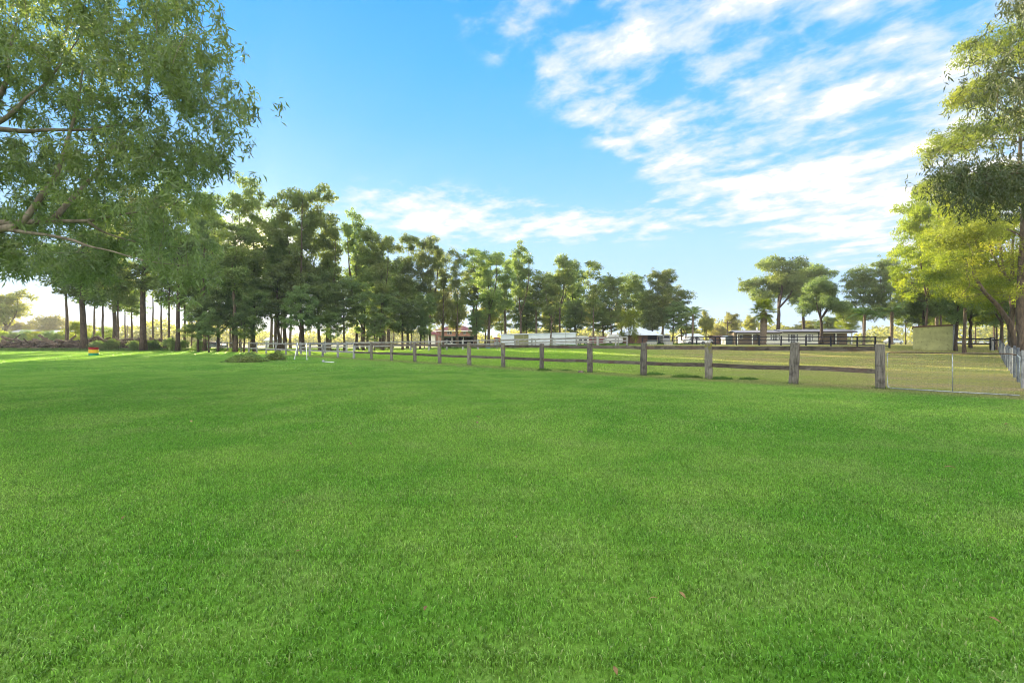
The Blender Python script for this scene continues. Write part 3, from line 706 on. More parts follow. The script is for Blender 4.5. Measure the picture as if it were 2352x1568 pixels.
# ------------------------------------------------------------------ near overhanging trees
def d3(px, py, d): return np.array([(px-CX)/FPX*d, d, zat(py, d)])
def hero(label, name, trunk, limbs, clumps, nper, leaf, bark, L, W, Rc, Rz, seed, droop):
    rng = np.random.default_rng(seed); tb = MB(); nodes = []; rads = []
    for path, r0, r1 in [trunk]+limbs:
        P_ = np.array(path); t = np.linspace(0, len(P_)-1, (len(P_)-1)*4+1)
        Q = np.stack([np.interp(t, np.arange(len(P_)), P_[:, k]) for k in range(3)], -1)
        for _ in range(2): Q[1:-1] = (Q[:-2]+2*Q[1:-1]+Q[2:])/4
        rr_ = np.linspace(r0, r1, len(Q)); tb.tube(Q, rr_*(1+rng.normal(size=len(Q))*.05), 10)
        nodes += list(Q); rads += list(rr_)
    base = trunk[0][0]; root = thing(name, label, 'tree', tuple(base))
    b = np.array(base)
    connect(nodes, rads, tb, clumps, rng, up=.12, sides=5, rmin=.0055, k=.0075, jit=.10)
    for i in range(len(tb.V)): tb.V[i] = tb.V[i]-b
    tb.obj('trunk', bark, root, True)
    n = len(clumps)*nper; c = np.repeat(clumps, nper, 0)
    # leaves hang in sprays: each clump has a few strings
    st = rng.normal(size=(len(clumps), 9, 3))*np.array([Rc, Rc, Rz*.6])*rng.uniform(.6, 1.25, (len(clumps), 1, 1))
    pick = rng.integers(0, 9, n); off = st[np.repeat(np.arange(len(clumps)), nper), pick]
    drop = rng.random(n)*Rz*1.3
    p = c+off+rng.normal(size=(n, 3))*Rc*.16; p[:, 2] -= drop
    d = rng.normal(size=(n, 3))*.55; d[:, 2] -= droop; d /= np.linalg.norm(d, axis=1, keepdims=True)
    s = np.cross(d, rng.normal(size=(n, 3))); s /= np.linalg.norm(s, axis=1, keepdims=True); nr = np.cross(d, s)
    l = (L*rng.uniform(.55, 1.25, n))[:, None]; ww = (W*rng.uniform(.7, 1.25, n))[:, None]; bend = (rng.normal(size=n)*.18)[:, None]*l
    a0 = p; m0 = p+d*l*.45+nr*bend*.6; e0 = p+d*l+nr*bend*-.3+s*bend*.5
    v = np.stack([a0, m0+s*ww*.5, m0-s*ww*.5, e0], 1)-b
    k = np.arange(n)[:, None]*4
    tint = np.clip(np.repeat(rng.random(len(clumps)), nper)*.5+rng.random(n)*.55, 0, 1)
    cb = MB(); cb.add(v.reshape(-1, 3), k+np.array([[0, 1, 2]]), tint); cb.F.append(k+np.array([[1, 3, 2]])); cb.T.append(tint)
    cb.obj('crown', leaf, root, False, True)
    return root
def inpoly(x, y, poly):
    c = False; j = len(poly)-1
    for i in range(len(poly)):
        if ((poly[i][1] > y) != (poly[j][1] > y)) and x < (poly[j][0]-poly[i][0])*(y-poly[i][1])/(poly[j][1]-poly[i][1]+1e-9)+poly[i][0]: c = not c
        j = i
    return c
hr = np.random.default_rng(11)
polyL = [(-330, -260), (440, -120), (485, -10), (500, 60), (512, 110), (548, 108), (560, 180), (582, 215), (580, 250), (560, 262), (582, 285), (578, 325), (530, 318), (548, 345), (530, 392), (490, 372), (455, 400), (478, 440), (500, 500), (488, 560), (440, 590), (380, 575), (300, 600), (225, 625), (140, 640), (80, 610), (30, 560), (-60, 560), (-330, 620)]
holes = [(60, 320, 55, 22), (20, 300, 50, 16), (70, 455, 30, 16), (290, 160, 24, 14), (280, 60, 16, 10), (395, 360, 18, 12), (20, 545, 40, 12), (345, 440, 14, 10), (250, 330, 16, 10), (430, 90, 12, 9), (240, 470, 22, 12)]
LIMBPX = [(0, 515, 203, 509), (203, 509, 308, 489), (38, 521, 70, 489), (70, 489, 134, 396), (134, 396, 154, 330), (125, 503, 215, 405), (23, 528, 168, 551), (168, 551, 314, 596), (0, 296, 113, 298), (0, 282, 62, 222), (220, 305, 315, 279)]
cl_ = []
while len(cl_) < 430:
    x = hr.uniform(-330, 590); y = hr.uniform(-260, 640)
    if not inpoly(x, y, polyL): continue
    if any(((x-h[0])/h[2])**2+((y+14-h[1])/h[3])**2 < 1.2 for h in holes): continue
    if x < 0 and hr.random() < .45: continue
    if y < 0 and hr.random() < .4: continue
    d = hr.uniform(8.0, 12.0)
    near_limb = any(lx-26 < x < lx2+26 and abs(y-(ly+(ly2-ly)*(x-lx)/(lx2-lx+1e-6))) < 24 for lx, ly, lx2, ly2 in LIMBPX)
    if near_limb: d = hr.uniform(10.6, 12.6)
    q = d3(x, y-10, d)
    if all(np.sum((q-o)**2) > .26**2 for o in cl_): cl_.append(q)
TX, TY = -12.6, 9.4
for x, y in [(hr.uniform(150, 480), hr.uniform(560, 640)) for _ in range(8)]+[(hr.uniform(-40, 60), hr.uniform(530, 590)) for _ in range(10)]: cl_.append(d3(x, y, hr.uniform(8.6, 10.5)))
trunkL = ([(TX-.3, TY, -0.2), (TX-.2, TY, 1.5), (TX, TY, 3.2), (TX+.2, TY, 5.5), (TX+.1, TY+.2, 8.5), (TX+.4, TY+.2, 11)], .42, .14)
def seq(pts): return [d3(*p) for p in pts]
limbsL = [
 ([(TX-.1, TY, 2.4)]+seq([(-120, 560, 9.2), (0, 526, 9.0), (38, 521, 9.0), (70, 489, 9.1), (102, 439, 9.2), (134, 396, 9.3), (152, 330, 9.4), (178, 250, 9.5), (190, 160, 9.6)]), .095, .014),
 ([(TX-.05, TY, 2.7)]+seq([(-120, 530, 9.3), (0, 511, 9.2), (64, 511, 9.3), (122, 508, 9.4), (203, 509, 9.5), (247, 497, 9.6), (308, 489, 9.7), (400, 470, 9.8)]), .085, .008),
 (seq([(110, 509, 9.4), (125, 503, 9.4), (154, 468, 9.6), (186, 436, 9.8), (215, 405, 10.0), (250, 350, 10.2), (300, 290, 10.4), (360, 220, 10.6)]), .068, .012),
 (seq([(23, 528, 9.0), (60, 534, 8.9), (110, 540, 8.8), (168, 551, 8.8), (203, 566, 8.8), (261, 577, 8.8), (314, 596, 8.8), (380, 606, 8.8)]), .040, .006),
 ([(TX+.15, TY, 5.0)]+seq([(-60, 300, 9.3), (0, 296, 9.3), (56, 303, 9.4), (113, 298, 9.5), (190, 300, 9.6), (253, 290, 9.7), (315, 279, 9.8)]), .07, .008),
 ([(TX+.15, TY, 5.4)]+seq([(-80, 310, 9.0), (0, 282, 9.0), (37, 253, 9.0), (62, 222, 9.0), (110, 190, 9.1), (180, 90, 9.3)]), .06, .010),
 ([(TX+.2, TY, 6.0)]+seq([(-60, 260, 9.5), (0, 225, 9.5), (17, 180, 9.5), (20, 127, 9.6), (40, 40, 9.7)]), .07, .014),
 (seq([(203, 509, 9.5), (230, 530, 9.6), (270, 545, 9.8), (330, 560, 10.0), (420, 570, 10.2)]), .03, .006),
]
hero('near gum with pale bare limbs reaching in from the left edge and drooping leaves', 'overhanging_gum_tree', trunkL, limbsL, np.array(cl_), 190, M['leaf_near'], M['bark_gum'], .165, .033, .23, .24, 5, .6)
# right-hand near branches
polys = [[(2140, 372), (2352, 360), (2420, 440), (2300, 450), (2200, 445), (2150, 400)], [(2225, 130), (2360, 90), (2500, 200), (2500, 300), (2352, 280), (2240, 230)], [(2325, -30), (2500, -60), (2500, 30), (2335, 30)], [(2380, 100), (2600, 50), (2600, 480), (2400, 500)]]
cr_ = []
for pi, (po, n) in enumerate(zip(polys, (60, 34, 16, 36))):
    xs = [p[0] for p in po]; ys = [p[1] for p in po]; k = 0
    while k < n:
        x = hr.uniform(min(xs), max(xs)); y = hr.uniform(min(ys), max(ys))
        if inpoly(x, y, po): cr_.append(d3(x, y, hr.uniform(12.5, 15.5))); k += 1
TRX, TRY = 19.5, 13.5
hero('near gum reaching in from the right edge with dark hanging sprays of leaves', 'overhanging_gum_tree', ([(TRX, TRY, -.2), (TRX-.1, TRY, 3), (TRX-.3, TRY, 7), (TRX-.6, TRY, 11)], .35, .12),
     [([(TRX-.25, TRY, 5.2)]+seq([(2420, 420, 13.5), (2352, 395, 13.6), (2280, 405, 13.7), (2210, 390, 13.8)]), .05, .010), ([(TRX-.4, TRY, 8)]+seq([(2400, 190, 13.8), (2330, 180, 13.9), (2270, 150, 14)]), .05, .01)],
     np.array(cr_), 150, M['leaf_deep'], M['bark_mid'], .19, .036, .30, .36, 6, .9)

# leaning tree at the right edge
def lean_tree():
    rng = np.random.default_rng(33)
    P_ = [d3(2342, 832, 30), d3(2330, 790, 30), d3(2318, 740, 30), d3(2290, 700, 30), d3(2262, 672, 30), d3(2235, 630, 30)]
    P_[0][2] = g1(P_[0][0], P_[0][1])-.1
    C = np.array([d3(rng.uniform(2190, 2420), rng.uniform(540, 690), rng.uniform(27, 34)) for _ in range(46)])
    root = thing('leaning_tree', 'curved pale-barked tree leaning left beside the wire fence at the right edge', 'tree', tuple(P_[0]))
    b = P_[0].copy(); tb = MB(); tb.tube(np.array(P_), np.linspace(.2, .08, 6), 8)
    connect(P_[1:], list(np.linspace(.2, .08, 6)[1:]), tb, C, rng, up=.2, sides=5, rmin=.015, k=.012)
    tb.V = [v-b for v in tb.V]; tb.obj('trunk', M['bark_mid'], root, True)
    cb = MB(); leafquads(cb, C-b, .85, .5, 210, .15, .055, rng, .4); cb.obj('crown', M['leaf_lime'], root, False, True)
lean_tree()

# ------------------------------------------------------------------ palms
def frond_feather():
    mb = MB(); n = 12; u = np.linspace(0, 1, n)
    P_ = np.stack([u*2.0, u*0, 1.0*u-1.55*u**2.2], -1); mb.tube(P_, np.linspace(.035, .01, n), 4)
    rng = np.random.default_rng(2)
    for i in range(34):
        t = .12+.88*i/34; b = np.array([t*2.0, 0, 1.0*t-1.55*t**2.2]); l = .62*math.sin(math.pi*min(1, .15+t*.85))+.15
        for s in (-1, 1):
            e = b+np.array([.35*l, s*l*.75, -.45*l+rng.normal()*.05])
            mb.add([b, b+np.array([.06, 0, 0]), e], [(0, 1, 2)], rng.random())
    return mb
def frond_fan():
    mb = MB(); mb.tube([(0, 0, 0), (.5, 0, .05), (.95, 0, .0)], [.03, .025, .02], 4)
    c = np.array([.95, 0, 0]); rng = np.random.default_rng(4)
    for i in range(17):
        a = R(-105+210*i/16); l = .85*(1-.18*abs(i-8)/8)
        e = c+np.array([math.cos(a)*l, math.sin(a)*l, -.22-.1*rng.random()]); s = np.array([-math.sin(a), math.cos(a), 0])*.055; m_ = c*.45+e*.55+np.array([0, 0, .09])
        mb.add([c, m_+s, e, m_-s], [(0, 1, 2, 3)], rng.random())
    return mb
F1 = frond_feather().mesh('frond', M['leaf_gum'], False, True); F1g = frond_feather().mesh('frond', M['weed'], False, True); F2 = frond_fan().mesh('frond', M['leaf_lime'], False, True)
def palm(px, d, top, trunk_top, r, label, fm, nf, fs, pitch, name):
    x, y = at(px, d); g = g1(x, y); zt = zat(trunk_top, d)-g
    root = thing(name, label, 'palm tree', (x, y, g))
    zz = np.linspace(-.1, zt, 26); rad = r*(1+.10*np.sin(np.arange(26)*2.2)); rad[0] *= 1.3; rad[-1] *= .8
    MB().tube(np.stack([np.sin(zz*.3)*.12, zz*0, zz], -1), rad, 10).obj('trunk', M['bark_palm'], root, True)
    rg = random.Random(int(px))
    for i in range(nf):
        p_ = rg.uniform(*pitch)
        mobj('frond', fm, root, (math.sin(zt*.3)*.12, 0, zt), rot=(0, -R(p_), i*2.4+rg.uniform(-.2, .2)), scale=(fs*rg.uniform(.8, 1.1),)*3)
palm(1752.5, 68, 685, 716, .46, 'fan palm with a thick shaggy trunk in front of the long house', F2, 34, 1.25, (-50, 80), 'fan_palm')
palm(1590, 70, 696, 722, .15, 'slim feather palm with a sunlit trunk behind the black fence, left of the gap', F1, 13, 1.05, (-15, 55), 'feather_palm')
palm(1984, 72, 695, 722, .2, 'dark green feather palm right of the long house', F1g, 16, 1.25, (-20, 50), 'feather_palm')
palm(2047, 70, 690, 716, .22, 'dark green feather palm left of the olive shed', F1g, 16, 1.4, (-20, 50), 'feather_palm')
palm(2150, 66, 680, 705, .2, 'feather palm rising behind the olive shed', F1g, 16, 1.3, (-20, 50), 'feather_palm')

# ------------------------------------------------------------------ fences
def post_mesh(wd, th, h, mat, seed, seg=6, rough=.006):
    rng = np.random.default_rng(seed); c = .16
    prof = np.array([(-.5+c*.4, -.5), (.5-c*.4, -.5), (.5, -.5+c), (.5, .5-c), (.5-c*.4, .5), (-.5+c*.4, .5), (-.5, .5-c), (-.5, -.5+c)])*np.array([wd, th])
    zs = np.linspace(-.3, h, seg); v = []
    for z in zs:
        q = prof+rng.normal(size=prof.shape)*rough; v.append(np.column_stack([q, np.full(8, z)]))
    q = prof*.82; top = np.column_stack([q, np.full(8, h+.012)+rng.normal(size=8)*rough]); v.append(top)
    V = np.concatenate(v); n = len(v); mb = MB()
    i = np.arange(n-1)[:, None]*8; j = np.arange(8)[None, :]; k = (j+1) % 8
    mb.add(V, np.stack([i+j, i+k, i+8+k, i+8+j], -1).reshape(-1, 4)); mb.F.append(np.array([[(n-1)*8+a for a in range(8)]])); mb.T.append(np.array([.5]))
    return mb.mesh('post', mat)
def rail_obj(a, b, h, th, mat, root, rng, sag=.012, seg=5):
    a = np.array(a, float); b = np.array(b, float); L = np.linalg.norm(b-a)
    xs = np.linspace(0, L, seg); v = []
    for x in xs:
        o = rng.normal(size=2)*.006; s_ = -sag*math.sin(math.pi*x/L)
        hh = h*(1+rng.normal()*.03)
        v += [(x, -th/2+o[0], -hh/2+s_+o[1]), (x, th/2+o[0], -hh/2+s_+o[1]), (x, th/2+o[0], hh/2+s_+o[1]), (x, -th/2+o[0], hh/2+s_+o[1])]
    mb = MB(); i = np.arange(seg-1)[:, None]*4; j = np.arange(4)[None, :]; k = (j+1) % 4
    mb.add(v, np.stack([i+j, i+4+j, i+4+k, i+k], -1).reshape(-1, 4)); mb.F += [np.array([[0, 1, 2, 3]]), np.array([[(seg-1)*4+q for q in (3, 2, 1, 0)]])]; mb.T += [np.array([.5])]*2
    o = mb.obj('rail', mat, root, False)
    dv = b-a; o.location = a-np.array(root.location)
    o.rotation_euler = (0, -math.atan2(dv[2], math.hypot(dv[0], dv[1])), math.atan2(dv[1], dv[0]))
    return o
def fence(posts, h, rails, pm, rm, label, pw=.2, pt=.12, rh=.14, rt=.05, name='post_and_rail_fence', seed=1, side=0.0, hs=None):
    rng = np.random.default_rng(seed); P_ = [np.array((x, y, g1(x, y))) for x, y in posts]
    root = thing(name, label, 'fence', tuple(P_[0]))
    pms = [post_mesh(pw*(1+.08*(i-1.5)/1.5), pt, h*(1+.012*(i-1.5)), M[pm], seed*10+i) for i in range(4)]
    for i, p in enumerate(P_):
        q = P_[min(i+1, len(P_)-1)]-P_[max(i-1, 0)]; a = math.atan2(q[1], q[0])
        o = mobj('post', pms[(i*7+i//3) % 4], root, tuple(p-P_[0]), a+rng.normal()*.04)
        o.rotation_euler = (rng.normal()*.022, rng.normal()*.022, a+rng.normal()*.04)
        if i+1 < len(P_):
            n = P_[i+1]-p; ln = np.linalg.norm(n[:2]); u = n/ln; nn = np.array([-u[1], u[0], 0])*side
            for z in rails:
                j0, j1 = rng.normal()*.012, rng.normal()*.012
                rail_obj(p+u*(pw*.46)+nn+[0, 0, z+j0], P_[i+1]-u*(pw*.46)+nn+[0, 0, z+j1], rh, rt, M[rm], root, rng)
    return root, P_
nearpx = [2022, 1823, 1628, 1478, 1355, 1244, 1156, 1078, 1010, 953, 899, 853, 812.6, 776, 741, 711, 683, 657, 632.9, 611.6, 589.8, 571.7, 554, 537.8, 522.6, 508.7, 498]
near = []
for px in nearpx:
    k = (px-CX)/FPX; Y = 24.75/(1+k); near.append((k*Y, Y))
froot, FP = fence(near, 1.36, [1.20, .55], 'post', 'rail', 'weathered grey two-rail timber fence running across the lawn from the metal gate', pw=.25, pt=.13, rh=.145, rt=.055)
for o_ in [c for c in froot.children]:
    if o_.location.y > 24:                        # far end of the fence takes the paler grey wood
        o_.material_slots[0].link = 'OBJECT'; o_.material_slots[0].material = M['post_grey' if o_.name.startswith('post') else 'rail_grey']
# bolt holes on the nearest posts (side facing the lawn)
for i in range(5):
    for (u, z) in [(-.05, 1.24), (.05, 1.16), (-.05, .62), (.05, .62), (-.05, .52), (.05, .52)][(0 if i % 2 else 2):]:
        q = FP[i+1]-FP[max(i-1, 0)]; q = q/np.linalg.norm(q[:2]); nn = np.array([q[1], -q[0], 0]); nn = nn if nn[1] < 0 else -nn
        p = FP[i]+q*u+nn*.066+[0, 0, z]
        mb = MB(); mb.tube([(0, 0, 0), (0, -.008, 0)], .009, 8); o = mb.obj('bolt', M['hole'], froot, False, loc=tuple(p-FP[0])); o.rotation_euler = (0, 0, math.atan2(nn[1], nn[0])+math.pi/2)

fd = lambda px: float(np.interp(px, [691, 746, 796, 848, 900, 943, 985], [51, 54, 56.5, 58, 59.8, 61, 62]))
grey = [at(px, fd(px)) for px in [691, 746.6, 796, 848, 900, 943, 985, 1026, 1063, 1098, 1141, 1182.7, 1221.6, 1268.5, 1324, 1372, 1414, 1440]]
fence(grey, 1.36, [1.22, .74], 'post_grey', 'rail_grey', 'silver-grey timber fence along the far side of the green paddock', pw=.22, pt=.14, rh=.16, name='far_timber_fence', seed=3)
hd = []
for px in [1141, 1182.7, 1221.6, 1268.5, 1324, 1372, 1414]: hd.append(at(px, 62.9))
fence([at(p, 65) for p in (1150, 1190, 1230, 1275, 1325, 1375, 1420)], 1.2, [1.1, .8, .5], 'post_grey', 'rail_grey', 'second grey fence of the yards right behind the far timber fence', pw=.14, pt=.1, rh=.1, name='yard_fence', seed=4)
bl_ = []
for px in [1475, 1513, 1555.5, 1590, 1600, 1643, 1691, 1743.7, 1793.7, 1851, 1908.5, 1969, 2010, 2043]:
    k = (px-CX)/FPX; t = (75*k-21.5)/(20+25*k); bl_.append((21.5+20*t, 75-25*t))
fence(bl_, 1.28, [1.18, .72, .28], 'post_black', 'rail_black', 'black three-rail fence in front of the long white house', pw=.16, pt=.14, rh=.11, name='black_rail_fence', seed=5)
fence([(-66.0, 71.5), (-61, 70.5), (-57.5, 70.2), (-54, 70.4)][::-1], 1.2, [1.0], 'post_grey', 'rail_grey', 'short old fence piece behind the end of the near fence', pw=.14, pt=.12, rh=.1, name='old_fence', seed=6) if False else None
# heavy dark gate section right of the olive shed
gp = [at(2190, 46), at(2279, 44.5)]
root, _ = fence(gp, 1.30, [1.16, .68], 'post_black', 'rail_black', 'heavy black two-rail yard gate between thick posts, right of the olive shed', pw=.34, pt=.24, rh=.14, rt=.07, name='black_gate', seed=7)
root['category'] = 'gate'
fence([at(2279, 44.3), at(2296, 43)], 1.25, [1.1], 'post_grey', 'rail_black', 'short grey fence end joining the black gate to the wire fence', pw=.2, pt=.14, name='short_fence', seed=8)
# wire fence on the right
def wire_fence():
    a = np.array([13.2, 11.6]); dv = np.array([30.7, 29.4]); L = np.linalg.norm(dv); dv = dv/L
    ts = list(np.arange(3.2, L, 3.1)); P_ = [a+dv*t for t in ts]
    Z = [g1(*p) for p in P_]; root = thing('wire_fence', 'wire fence on pale grey posts running away along the right edge', 'fence', (P_[0][0], P_[0][1], Z[0]))
    o0 = np.array([P_[0][0], P_[0][1], Z[0]])
    ms = [post_mesh(.085, .08, 1.15+.05*i, M['post_blue' if i else 'post_grey'], 70+i) for i in range(3)]
    for i, (p, z) in enumerate(zip(P_, Z)): mobj('post', ms[i % 3], root, tuple(np.array([p[0], p[1], z])-o0), .78)
    for h in (.2, .45, .7, .92, 1.1):
        pts_ = [np.array([p[0], p[1], z+h])-o0 for p, z in zip(P_, Z)]
        MB().tube(pts_, .006, 4).obj('wire', M['wire'], root)
    # vertical netting wires between posts
    mb = MB()
    for i in range(len(P_)-1):
        for k in range(8):
            f = (k+.5)/8; p = P_[i]*(1-f)+P_[i+1]*f; z = Z[i]*(1-f)+Z[i+1]*f; b = np.array([p[0], p[1], z])-o0
            mb.tube([b+[0, 0, .05], b+[0, 0, 1.1]], .004, 3, False)
    o = mb.obj('netting', M['wire'], root); o['kind'] = 'stuff'
wire_fence()
# pale-posted fence beyond the log pile
def pale_fence():
    P_ = [at(px, 84) for px in (18, 52, 86, 112, 150)]; z0 = g1(*P_[0])
    root = thing('wire_fence', 'pale thin-posted wire fence on the left, beyond the log pile', 'fence', (P_[0][0], P_[0][1], z0))
    m_ = post_mesh(.12, .12, 1.5, M['post_grey'], 90)
    for p in P_: mobj('post', m_, root, (p[0]-P_[0][0], 0, 0))
    for h in (.5, .9, 1.3): MB().tube([(0, 0, h), (P_[-1][0]-P_[0][0], 0, h)], .012, 3).obj('wire', M['wire'], root)
pale_fence()

# ------------------------------------------------------------------ metal gate + post
def metal_gate():
    A = np.array([11.02, 13.52, .06]); A = np.array([at(2038, 13.55)[0], 13.55, .05]); B = np.array([at(2342, 11.65)[0], 11.65, .05]); dv = B-A; L = np.linalg.norm(dv)
    root = thing('metal_gate', 'galvanised pipe farm gate with a rusty top rail right of the near fence', 'gate', tuple(A), math.atan2(dv[1], dv[0]))
    H = 1.06; r = .016; c = .09
    arc = [(c-c*math.cos(t), 0, H-c+c*math.sin(t)) for t in np.linspace(0, math.pi/2, 5)]
    MB().tube([(c, 0, 0), (0.02, 0, .03), (0, 0, .1), (0, 0, .5)]+arc[:3], r, 8).obj('stile', M['galv'], root, True)
    MB().tube([(0, 0, 0)]*0+arc[2:]+[(L*.3, 0, H), (L*.6, 0, H-.004), (L*.93, 0, H), (L-.05, 0, H-.03)], r*1.05, 8).obj('top_rail', M['galv_rust'], root, True)
    MB().tube([(L-.05, 0, H-.03), (L, 0, H-.09), (L, 0, .5), (L, 0, 0)], r, 8).obj('stile', M['galv'], root, True)
    MB().tube([(c, 0, 0), (L*.5, 0, -.006), (L, 0, 0)], r*.9, 8).obj('bottom_rail', M['galv'], root, True)
    MB().tube([(L*.53, .001, .01), (L*.53, .001, H-.01)], r*.75, 8).obj('middle_bar', M['galv'], root, True)
    mb = MB()
    for i in range(1, 12): mb.tube([(0.01, 0, H*i/12), (L-.01, 0, H*i/12+.004*math.sin(i))], .0013, 3, False)
    for i in range(1, 24): mb.tube([(L*i/24, 0, .01), (L*i/24, 0, H-.01)], .0011, 3, False)
    o = mb.obj('wire_mesh', M['wire'], root); o['kind'] = 'stuff'
metal_gate()
p_ = (13.3, 11.45)
o = mobj('gate_post', post_mesh(.26, .2, 1.02, M['post_black'], 95), None, (p_[0], p_[1], 0), .8); tag(o, 'dark stained timber gate post at the far right edge of the picture', 'post')
o = mobj('strainer_post', post_mesh(.24, .2, 1.38, M['post_grey'], 96), None, (at(2368, 14.4)[0], 14.4, 0), .8); tag(o, 'tall grey end post of the wire fence just behind the dark gate post', 'post')

# ------------------------------------------------------------------ olive shed
def olive_shed():
    d = 46.5; x0, _ = at(2097, d); g = g1(x0+1, d-1); W = 2.95
    root = thing('shelter_shed', 'small olive-yellow corrugated shed with a flat brown-edged roof', 'shed', (x0, d, g), R(-41))
    H0 = zat(750, d)-g; H1 = zat(748, d)-g
    ns = 5
    for i in range(ns):
        a, b = W*i/ns, W*(i+1)/ns-.004; n = 25; xs = np.linspace(a, b, n); ys = np.where(np.arange(n) % 2, .0, .022)+.003*(i % 2)
        v = np.concatenate([np.column_stack([xs, ys, np.full(n, 0)]), np.column_stack([xs, ys, H0+(H1-H0)*xs/W])])
        MB().add(v, [(k, k+1, n+k+1, n+k) for k in range(n-1)]).obj('wall_sheet', M['olive'], root)
    MB().box(W+.01, W+.05, .02, 2.6, 0, H1-.02).obj('side_wall', M['olive'], root)
    MB().box(W-.02, W+.13, -.14, .0, 0, H1+.05).obj('corner_post', M['rail_grey'], root)
    MB().box(0, .04, .03, 2.6, 0, H0-.02).obj('side_wall', M['olive'], root)
    MB().box(0, W, 2.6, 2.64, 0, H0-.1).obj('back_wall', M['olive'], root)
    mb = MB(); v = [(-.06, -.10, H0+.04), (W+.38, -.10, H1+.09), (W+.38, 2.8, H1-.05), (-.06, 2.8, H0-.1)]; v += [(x, y, z-.14) for x, y, z in v]
    mb.add(v, [(0, 1, 2, 3), (7, 6, 5, 4), (0, 4, 5, 1), (1, 5, 6, 2), (2, 6, 7, 3), (3, 7, 4, 0)]); mb.obj('roof', M['timber'], root)
olive_shed()

# ------------------------------------------------------------------ buildings
def window(root, x0, x1, z0, z1, y, cols, rows, fm='white', fw=.07):
    """frame with muntins proud of the wall and a pane behind"""
    mb = MB(); mb.box(x0, x1, y-.05, y-.003, z0, z0+fw); mb.box(x0, x1, y-.05, y-.003, z1-fw, z1)
    mb.box(x0, x0+fw, y-.049, y-.002, z0+fw, z1-fw); mb.box(x1-fw, x1, y-.049, y-.002, z0+fw, z1-fw)
    for i in range(1, cols): c = x0+(x1-x0)*i/cols; mb.box(c-.02, c+.02, y-.04, y-.012, z0+fw, z1-fw)
    for i in range(1, rows): c = z0+(z1-z0)*i/rows; mb.box(x0+fw, x1-fw, y-.038, y-.013, c-.02, c+.02)
    f = mb.obj('window', M[fm], root)
    MB().box(x0+.02, x1-.02, y-.012, y-.004, z0+.02, z1-.02).obj('pane', M['glass'], f)
def hip_roof(root, x0, x1, y0, y1, z, h, ridge, mat, name='roof', th=.1):
    xm0, xm1 = ridge; ym = (y0+y1)/2
    v = [(x0, y0, z), (x1, y0, z), (x1, y1, z), (x0, y1, z), (xm0, ym, z+h), (xm1, ym, z+h)]
    v2 = [(a, b, c-th) for a, b, c in v[:4]]
    mb = MB(); mb.add(v, [(0, 1, 5, 4), (2, 3, 4, 5)]); mb.add(v, [(1, 2, 5), (3, 0, 4)])
    mb.add(v[:4]+v2, [(4, 5, 1, 0), (5, 6, 2, 1), (6, 7, 3, 2), (7, 4, 0, 3), (7, 6, 5, 4)])
    return mb.obj(name, mat, root)
